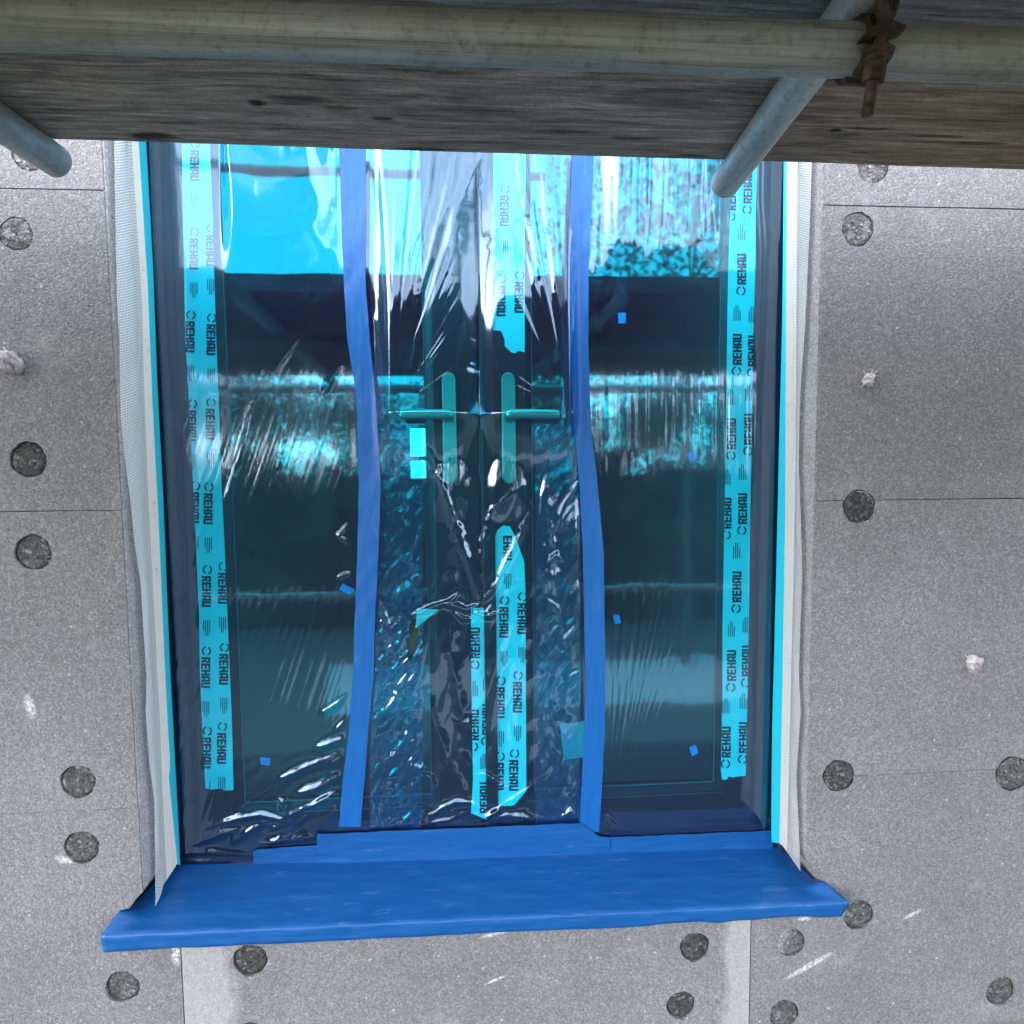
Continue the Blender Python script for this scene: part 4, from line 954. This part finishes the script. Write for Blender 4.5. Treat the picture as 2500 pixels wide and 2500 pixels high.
# ------------------------------------------------------------------ foam lumps on the wall
def lump(px, py, s, seed, label, spikes, stretch=(1, .8, 1.2)):
    c = atY(px * K, py * K, 0); bm = bmesh.new(); bmesh.ops.create_icosphere(bm, subdivisions=4, radius=1)
    f = n2(seed)
    for v in bm.verts:
        p = v.co.copy(); d = 1 + .38 * float(f(p.x * 1.7 + 50 + p.y, p.z * 1.7 + 50)) + .22 * float(f(p.x * 4 + 90, p.z * 4 + 30 + p.y * 2))
        v.co = Vector((p.x * stretch[0], p.y * stretch[1] - .45, p.z * stretch[2])) * d * s + Vector((c.x, 0, c.z))
    for (a, l) in spikes:
        q = Vector((c.x, -.3 * s, c.z)); e = q + Vector((math.cos(a) * l, -.002, math.sin(a) * l)); bm_tube(bm, q, e, .0022, .0008, 6)
    o = bmo('foam_lump', bm, 'foam', None, True); tag(o, label, 'foam lump', 'dried foam lumps sticking out of the wall')
lump(27, 684, .017, 40, 'lumpy pale foam blob on the wall between the left plugs, by the frame edge', [(2.0, .03)], (1.0, .9, 1.35))
lump(1637, 718, .0125, 41, 'small foam blob with dark bristles above the right middle joint', [(.9, .026), (2.2, .026), (3.8, .024), (5.3, .022), (1.3, .02)], (1, .7, 1))
lump(1832, 1252, .0155, 42, 'foam blob low on the right wall, alone between two joints', [(2.3, .03), (1.4, .02)], (1.0, .8, 1.25))

# ------------------------------------------------------------------ scaffold
TR = .02415
def tube_obj(name, a, b, mat, label, group):
    bm = bmesh.new(); bm_tube(bm, a, b, TR, None, 40, True, .004)
    o = bmo(name, bm, mat, None, True)
    bpy.context.view_layer.objects.active = o
    md = o.modifiers.new('edges', 'EDGE_SPLIT'); md.split_angle = math.radians(50)
    return tag(o, label, 'scaffold tube', group)
la, lb_ = atZ(0, 49, .428), atZ(2500, 139, .428); dl = (lb_ - la).normalized()
LA0, LB0 = la - dl * 1.6, lb_ + dl * 1.6
tube_obj('scaffold_tube', LA0, LB0, 'tube', 'long mossy grey scaffold tube running level across the top', 'scaffold tubes')
ZT = .4765
r_end, r_far = atZ(1767, 453, ZT), atZ(2090, 13, ZT); dr = (r_far - r_end).normalized(); r_end = r_end + dr * .008
RB = r_end + dr * 1.9
tube_obj('scaffold_tube', r_end, RB, 'tube_clean', 'bright galvanised tube end in front of the window, crossing the long tube at the coupler', 'scaffold tubes')
l_end, l_far = atZ(147, 400, ZT), atZ(0, 301, ZT); dlf = (l_far - l_end).normalized(); l_end = l_end + dlf * .008
LBt = l_end + dlf * 1.8
tube_obj('scaffold_tube', l_end, LBt, 'tube_dull', 'dull grey tube end by the upper left corner of the window', 'scaffold tubes')

bz0, bz1 = .5012, .539
bl = [atZ(119, 342, bz0), atZ(2500, 416, bz0)]
dirb = (bl[1] - bl[0]).normalized(); nb = Vector((dirb.y, -dirb.x, 0)).normalized()
if nb.y > 0: nb = -nb
edge0 = bl[0]
def board(row, xs0, xs1, mat, label, w_=.225, z0=bz0, z1=bz1, group='scaffold boards of the deck overhead'):
    o0 = edge0 + nb * (row * .228)
    k0 = (xs0 - o0.x) / dirb.x; k1 = (xs1 - o0.x) / dirb.x
    a = o0 + dirb * k0; b = o0 + dirb * k1
    bm = bmesh.new(); n = 30; prevs = None; f = n1(int(row * 13 + xs0 * 7 + 60)); rings = []
    for i in range(n + 1):
        p = a.lerp(b, i / n); j = .0016 * float(f(i / 2)); j2 = .0016 * float(f(i / 2 + 60))
        ring = []
        for (s, z) in ((.003 + j, z0), (w_ - .003 + j2, z0), (w_ + j2, z0 + .003), (w_ + j2, z1 - .003), (w_ - .003 + j2, z1), (.003 + j, z1), (j, z1 - .003), (j, z0 + .003)):
            q = p + nb * s; ring.append(bm.verts.new((q.x, q.y, z)))
        rings.append(ring)
    for A, B in zip(rings, rings[1:]):
        for k in range(8): bm.faces.new((A[k], A[(k + 1) % 8], B[(k + 1) % 8], B[k]))
    bm.faces.new(rings[0][::-1]); bm.faces.new(rings[-1]); bmesh.ops.recalc_face_normals(bm, faces=bm.faces[:])
    o = bmo('scaffold_board', bm, mat); return tag(o, label, 'scaffold board', group)
jx = (r_end + dr * .1).x
board(0, -2.6, jx - .001, 'wood_grey', 'weathered grey scaffold board nearest the wall, spanning most of the window')
board(0, jx + .001, 2.7, 'wood_brown', 'browner scaffold board nearest the wall, right of the bright tube end')
board(1, -2.6, jx + .01, 'wood_dark', 'dark grey scaffold board seen above the long tube')
board(1, jx + .013, 2.7, 'wood_dark', 'dark scaffold board at the top right corner behind the coupler')
for r_ in range(2, 7):
    board(r_, -2.6, 2.7, 'wood_brown', 'scaffold board of the deck overhead, out of view behind the long tube')
board(.35, -2.6, 2.7, 'wood_grey', 'unseen scaffold board added on top of the deck to raise its mirrored edge', .225, bz1 + .001, bz1 + .039)  # added out of view to raise the deck's dark edge in reflections

# double coupler, rusty, where the right tube crosses the long tube
cpt = atZ(2042, 190, .428); # point on the long tube under the coupler
tt_ = (cpt - la).dot(dl); CP = la + dl * tt_
coup = thing('scaffold_coupler', CP, 'rusty brown bolted scaffold coupler clamping the crossing tubes', 'coupler')
up_, out_ = Vector((0, 0, 1)), Vector((0, -1, 0)); out_ = (out_ - dl * out_.dot(dl)).normalized()
def band(bm, c, ax, e1, e2, a0, a1, r0, r1, wd, n=28):
    prev = None
    for i in range(n + 1):
        a = math.radians(lerp(a0, a1, i / n)); d_ = e1 * math.cos(a) + e2 * math.sin(a)
        ring = [bm.verts.new(c + d_ * r + ax * s) for r, s in ((r0, -wd), (r1, -wd * .86), (r1, wd * .86), (r0, wd))]
        if prev:
            for k in range(4): bm.faces.new((prev[k], prev[(k + 1) % 4], ring[(k + 1) % 4], ring[k]))
        else: bm.faces.new(ring)
        prev = ring
    bm.faces.new(prev[::-1])
    bmesh.ops.recalc_face_normals(bm, faces=bm.faces[:])
bm = bmesh.new(); band(bm, CP, dl, out_, up_, 40, 262, TR + .0006, TR + .006, .014); bmo('saddle', bm, 'rust', coup, False)
bm = bmesh.new(); band(bm, CP, dl, out_, up_, -82, 48, TR + .0006, TR + .006, .011)
bmo('hinged_flap', bm, 'rust', coup)
c2 = CP + up_ * (2 * TR); e_in = -out_
bm = bmesh.new(); band(bm, Vector((r_end.x + (c2.y - r_end.y) / dr.y * dr.x, c2.y, ZT)), dr, Vector((1, 0, 0)), up_, -50, 150, TR + .0006, TR + .007, .02)
bmo('upper_band', bm, 'rust', coup)
# eye bolt with washer flange and nut hanging in front of the tube
B0 = CP + out_ * (TR + .013) + up_ * .018 - dl * .0; bd = Vector((-.10, .10, -1)).normalized()
bm = bmesh.new(); bm_tube(bm, B0 - bd * .004, B0 + bd * .098, .0058, .0056, 14); bmo('bolt', bm, 'rust', coup, True)
bm = bmesh.new()   # loop of the bolt head
ec = B0 - bd * .012; N1, N2 = 20, 8; ax1, ax2 = bd, (dl * .8 - out_ * .6).normalized(); rings = []
for i in range(N1):
    a = i * 2 * math.pi / N1; cdir = ax1 * math.cos(a) * 1.5 + ax2 * math.sin(a); cc = ec + cdir * .0145; nd = cdir.normalized(); bn = ax1.cross(ax2).normalized()
    rings.append([bm.verts.new(cc + (nd * math.cos(k * 2 * math.pi / N2) + bn * math.sin(k * 2 * math.pi / N2)) * .0062) for k in range(N2)])
for i in range(N1):
    A, B = rings[i], rings[(i + 1) % N1]
    for k in range(N2): bm.faces.new((A[k], A[(k + 1) % N2], B[(k + 1) % N2], B[k]))
bmesh.ops.recalc_face_normals(bm, faces=bm.faces[:]); bmo('bolt_eye', bm, 'rust', coup, True)
bm = bmesh.new(); pA = B0 + bd * .040
bm_tube(bm, pA, pA + bd * .006, .0155, .0145, 8); bm_tube(bm, pA + bd * .006, pA + bd * .011, .0125, .011, 16); bmo('washer', bm, 'rust', coup)
bm = bmesh.new(); bm_tube(bm, pA + bd * .011, pA + bd * .028, .0105, .0105, 6); bmo('nut', bm, 'rust', coup)
bm = bmesh.new(); q = CP + out_ * (TR + .004) + up_ * .004
bm_prism(bm, [q - dl * .024 - up_ * .017, q + dl * .018 - up_ * .010, q + dl * .021 - up_ * .004, q + dl * .006 + up_ * .001, q - dl * .015 - up_ * .006], out_ * .010); bmo('lug', bm, 'rust', coup)

# ------------------------------------------------------------------ what stands behind the camera (mirrored in glass and film)
YO = -1.97
tube_obj('scaffold_tube', (-3, YO + .02, .45), (3, YO + .02, .45), 'tube', 'outer scaffold tube under the far edge of the deck, behind the viewer', 'scaffold tubes')
tube_obj('guard_rail', (-3, YO, -.72), (3, YO, -.72), 'tube', 'level guard rail tube behind the viewer', 'scaffold tubes')
tube_obj('guard_rail', (-3, YO, 1.63), (.45, YO, 1.63), 'tube', 'guard rail tube above the deck, behind the viewer', 'scaffold tubes')
for r_ in range(2, 7):
    board(r_, -2.6, 2.7, 'wood_darkened', 'scaffold board of the deck the viewer stands on', .225, -1.62, -1.58, 'scaffold boards underfoot')
pyd('ground', [(-120, -120, -3.6), (120, -120, -3.6), (120, 60, -3.6), (-120, 60, -3.6)], [(0, 1, 2, 3)], 'concrete')['kind'] = 'structure'
pyd('pale_ground_patch', [(-2.6, -9.6, -3.596), (4.6, -9.6, -3.596), (5.2, -7.4, -3.596), (-2.2, -7.4, -3.596)], [(0, 1, 2, 3)], simple('pale_patch', (.32, .32, .31), .9, 0, .3, (6, .2, .01)))['kind'] = 'structure'  # unseen pale patch added to lighten the ground mirrored in the lower glass
leaf = NT('leaves'); lm = leaf.fin(leaf.ramp(leaf.noise(2.5, 3), [(.3, (.035, .06, .035)), (.7, (.10, .135, .07))]), .55, 0, .4)
bark = NT('bark'); bkm = bark.fin(bark.ramp(bark.noise(8, 5), [(.3, (.05, .04, .03)), (.7, (.14, .11, .085))]), .9)
def tree(x, y, top, rad, n, label, seed):
    r = np.random.default_rng(seed)
    root = thing('tree', (x, y, -3.6), label, 'tree', 'trees behind the viewer')
    bm = bmesh.new(); bm_tube(bm, (x, y, -3.6), (x, y, top - rad * .8), .10, .02, 8)
    cl = []
    for k in range(11):
        a = r.uniform(0, 6.28); e = Vector((x + math.cos(a) * rad * r.uniform(.3, .8), y + math.sin(a) * rad * r.uniform(.3, .8), top - rad * r.uniform(.15, 1.5)))
        bm_tube(bm, (x, y, e.z - rad * .5), e, .025, .006, 5); cl.append(e)
    bmo('trunk', bm, bkm, root)
    cl = np.array([tuple(c) for c in cl]); pick = r.integers(0, len(cl), n)
    n = int(n * 2.2); pick = r.integers(0, len(cl), n); d = r.normal(size=(n, 3)); d *= (rad * .42 * r.random((n, 1)) ** .4 / np.linalg.norm(d, axis=1, keepdims=True)); c = cl[pick] + d
    a = r.normal(size=(n, 3)); a /= np.linalg.norm(a, axis=1, keepdims=True); b = np.cross(a, r.normal(size=(n, 3))); b /= np.linalg.norm(b, axis=1, keepdims=True)
    s = r.uniform(.028, .055, (n, 1)) * (1 + rad * .2)
    V = np.stack([c - a * s, c + b * s * .5, c + a * s, c - b * s * .5], 1).reshape(-1, 3); Fc = np.arange(n * 4).reshape(-1, 4)
    me = bpy.data.meshes.new('crown'); me.from_pydata(V.tolist(), [], Fc.tolist()); link('crown', me, lm, root)
tree(3.9, -9.2, 6.4, 3.2, 2300, 'tall leafy tree behind the viewer on the right', 1)
tree(7.6, -11, 6.8, 3.2, 2600, 'far right leafy tree behind the viewer', 2)
tree(3.6, -13.5, 2.15, 1.75, 4400, 'bushy tree behind the viewer, right of the middle', 6)
tree(.9, -13.2, 2.15, 1.75, 4400, 'bushy tree behind the viewer in the middle', 3)
tree(-1.8, -13.4, 2.15, 1.8, 4400, 'bushy tree behind the viewer, left of the middle', 4)
tree(-4.6, -13.2, 2.15, 1.75, 4400, 'bushy tree behind the viewer on the left', 7)
tree(-7.4, -13, 2.15, 1.8, 4400, 'bushy tree behind the viewer, far left', 5)
tree(6.3, -13.6, 2.15, 1.75, 4400, 'bushy tree behind the viewer, well to the right', 8)
hl = NT('hedge_leaves'); lmh = hl.fin(hl.ramp(hl.noise(1.8, 4), [(.3, (.010, .018, .010)), (.7, (.04, .055, .028))]), .6, 0, .3)  # darker copy of the leaves, the hedge's inner shade put into the colour
hedge = thing('hedge', (0, -13, -3.6), 'dense green hedge along the plot behind the viewer', 'hedge')
box('hedge_core', (-16, -13.4, -3.6), (18, -12.4, -.15), lmh, hedge)
hb = np.random.default_rng(9); n = 9000
c = np.stack([hb.uniform(-15, 17, n), hb.uniform(-13.7, -12.1, n), -3.6 + 3.75 * hb.random(n) ** .6], 1); c[:, 2] += .3 * np.sin(c[:, 0] * 2.1) * (c[:, 2] > -.6)
a = hb.normal(size=(n, 3)); a /= np.linalg.norm(a, axis=1, keepdims=True); b = np.cross(a, hb.normal(size=(n, 3))); b /= np.linalg.norm(b, axis=1, keepdims=True); s = hb.uniform(.08, .16, (n, 1))
V = np.stack([c - a * s, c + b * s * .6, c + a * s, c - b * s * .6], 1).reshape(-1, 3)
me = bpy.data.meshes.new('foliage'); me.from_pydata(V.tolist(), [], np.arange(n * 4).reshape(-1, 4).tolist()); link('foliage', me, lmh, hedge)
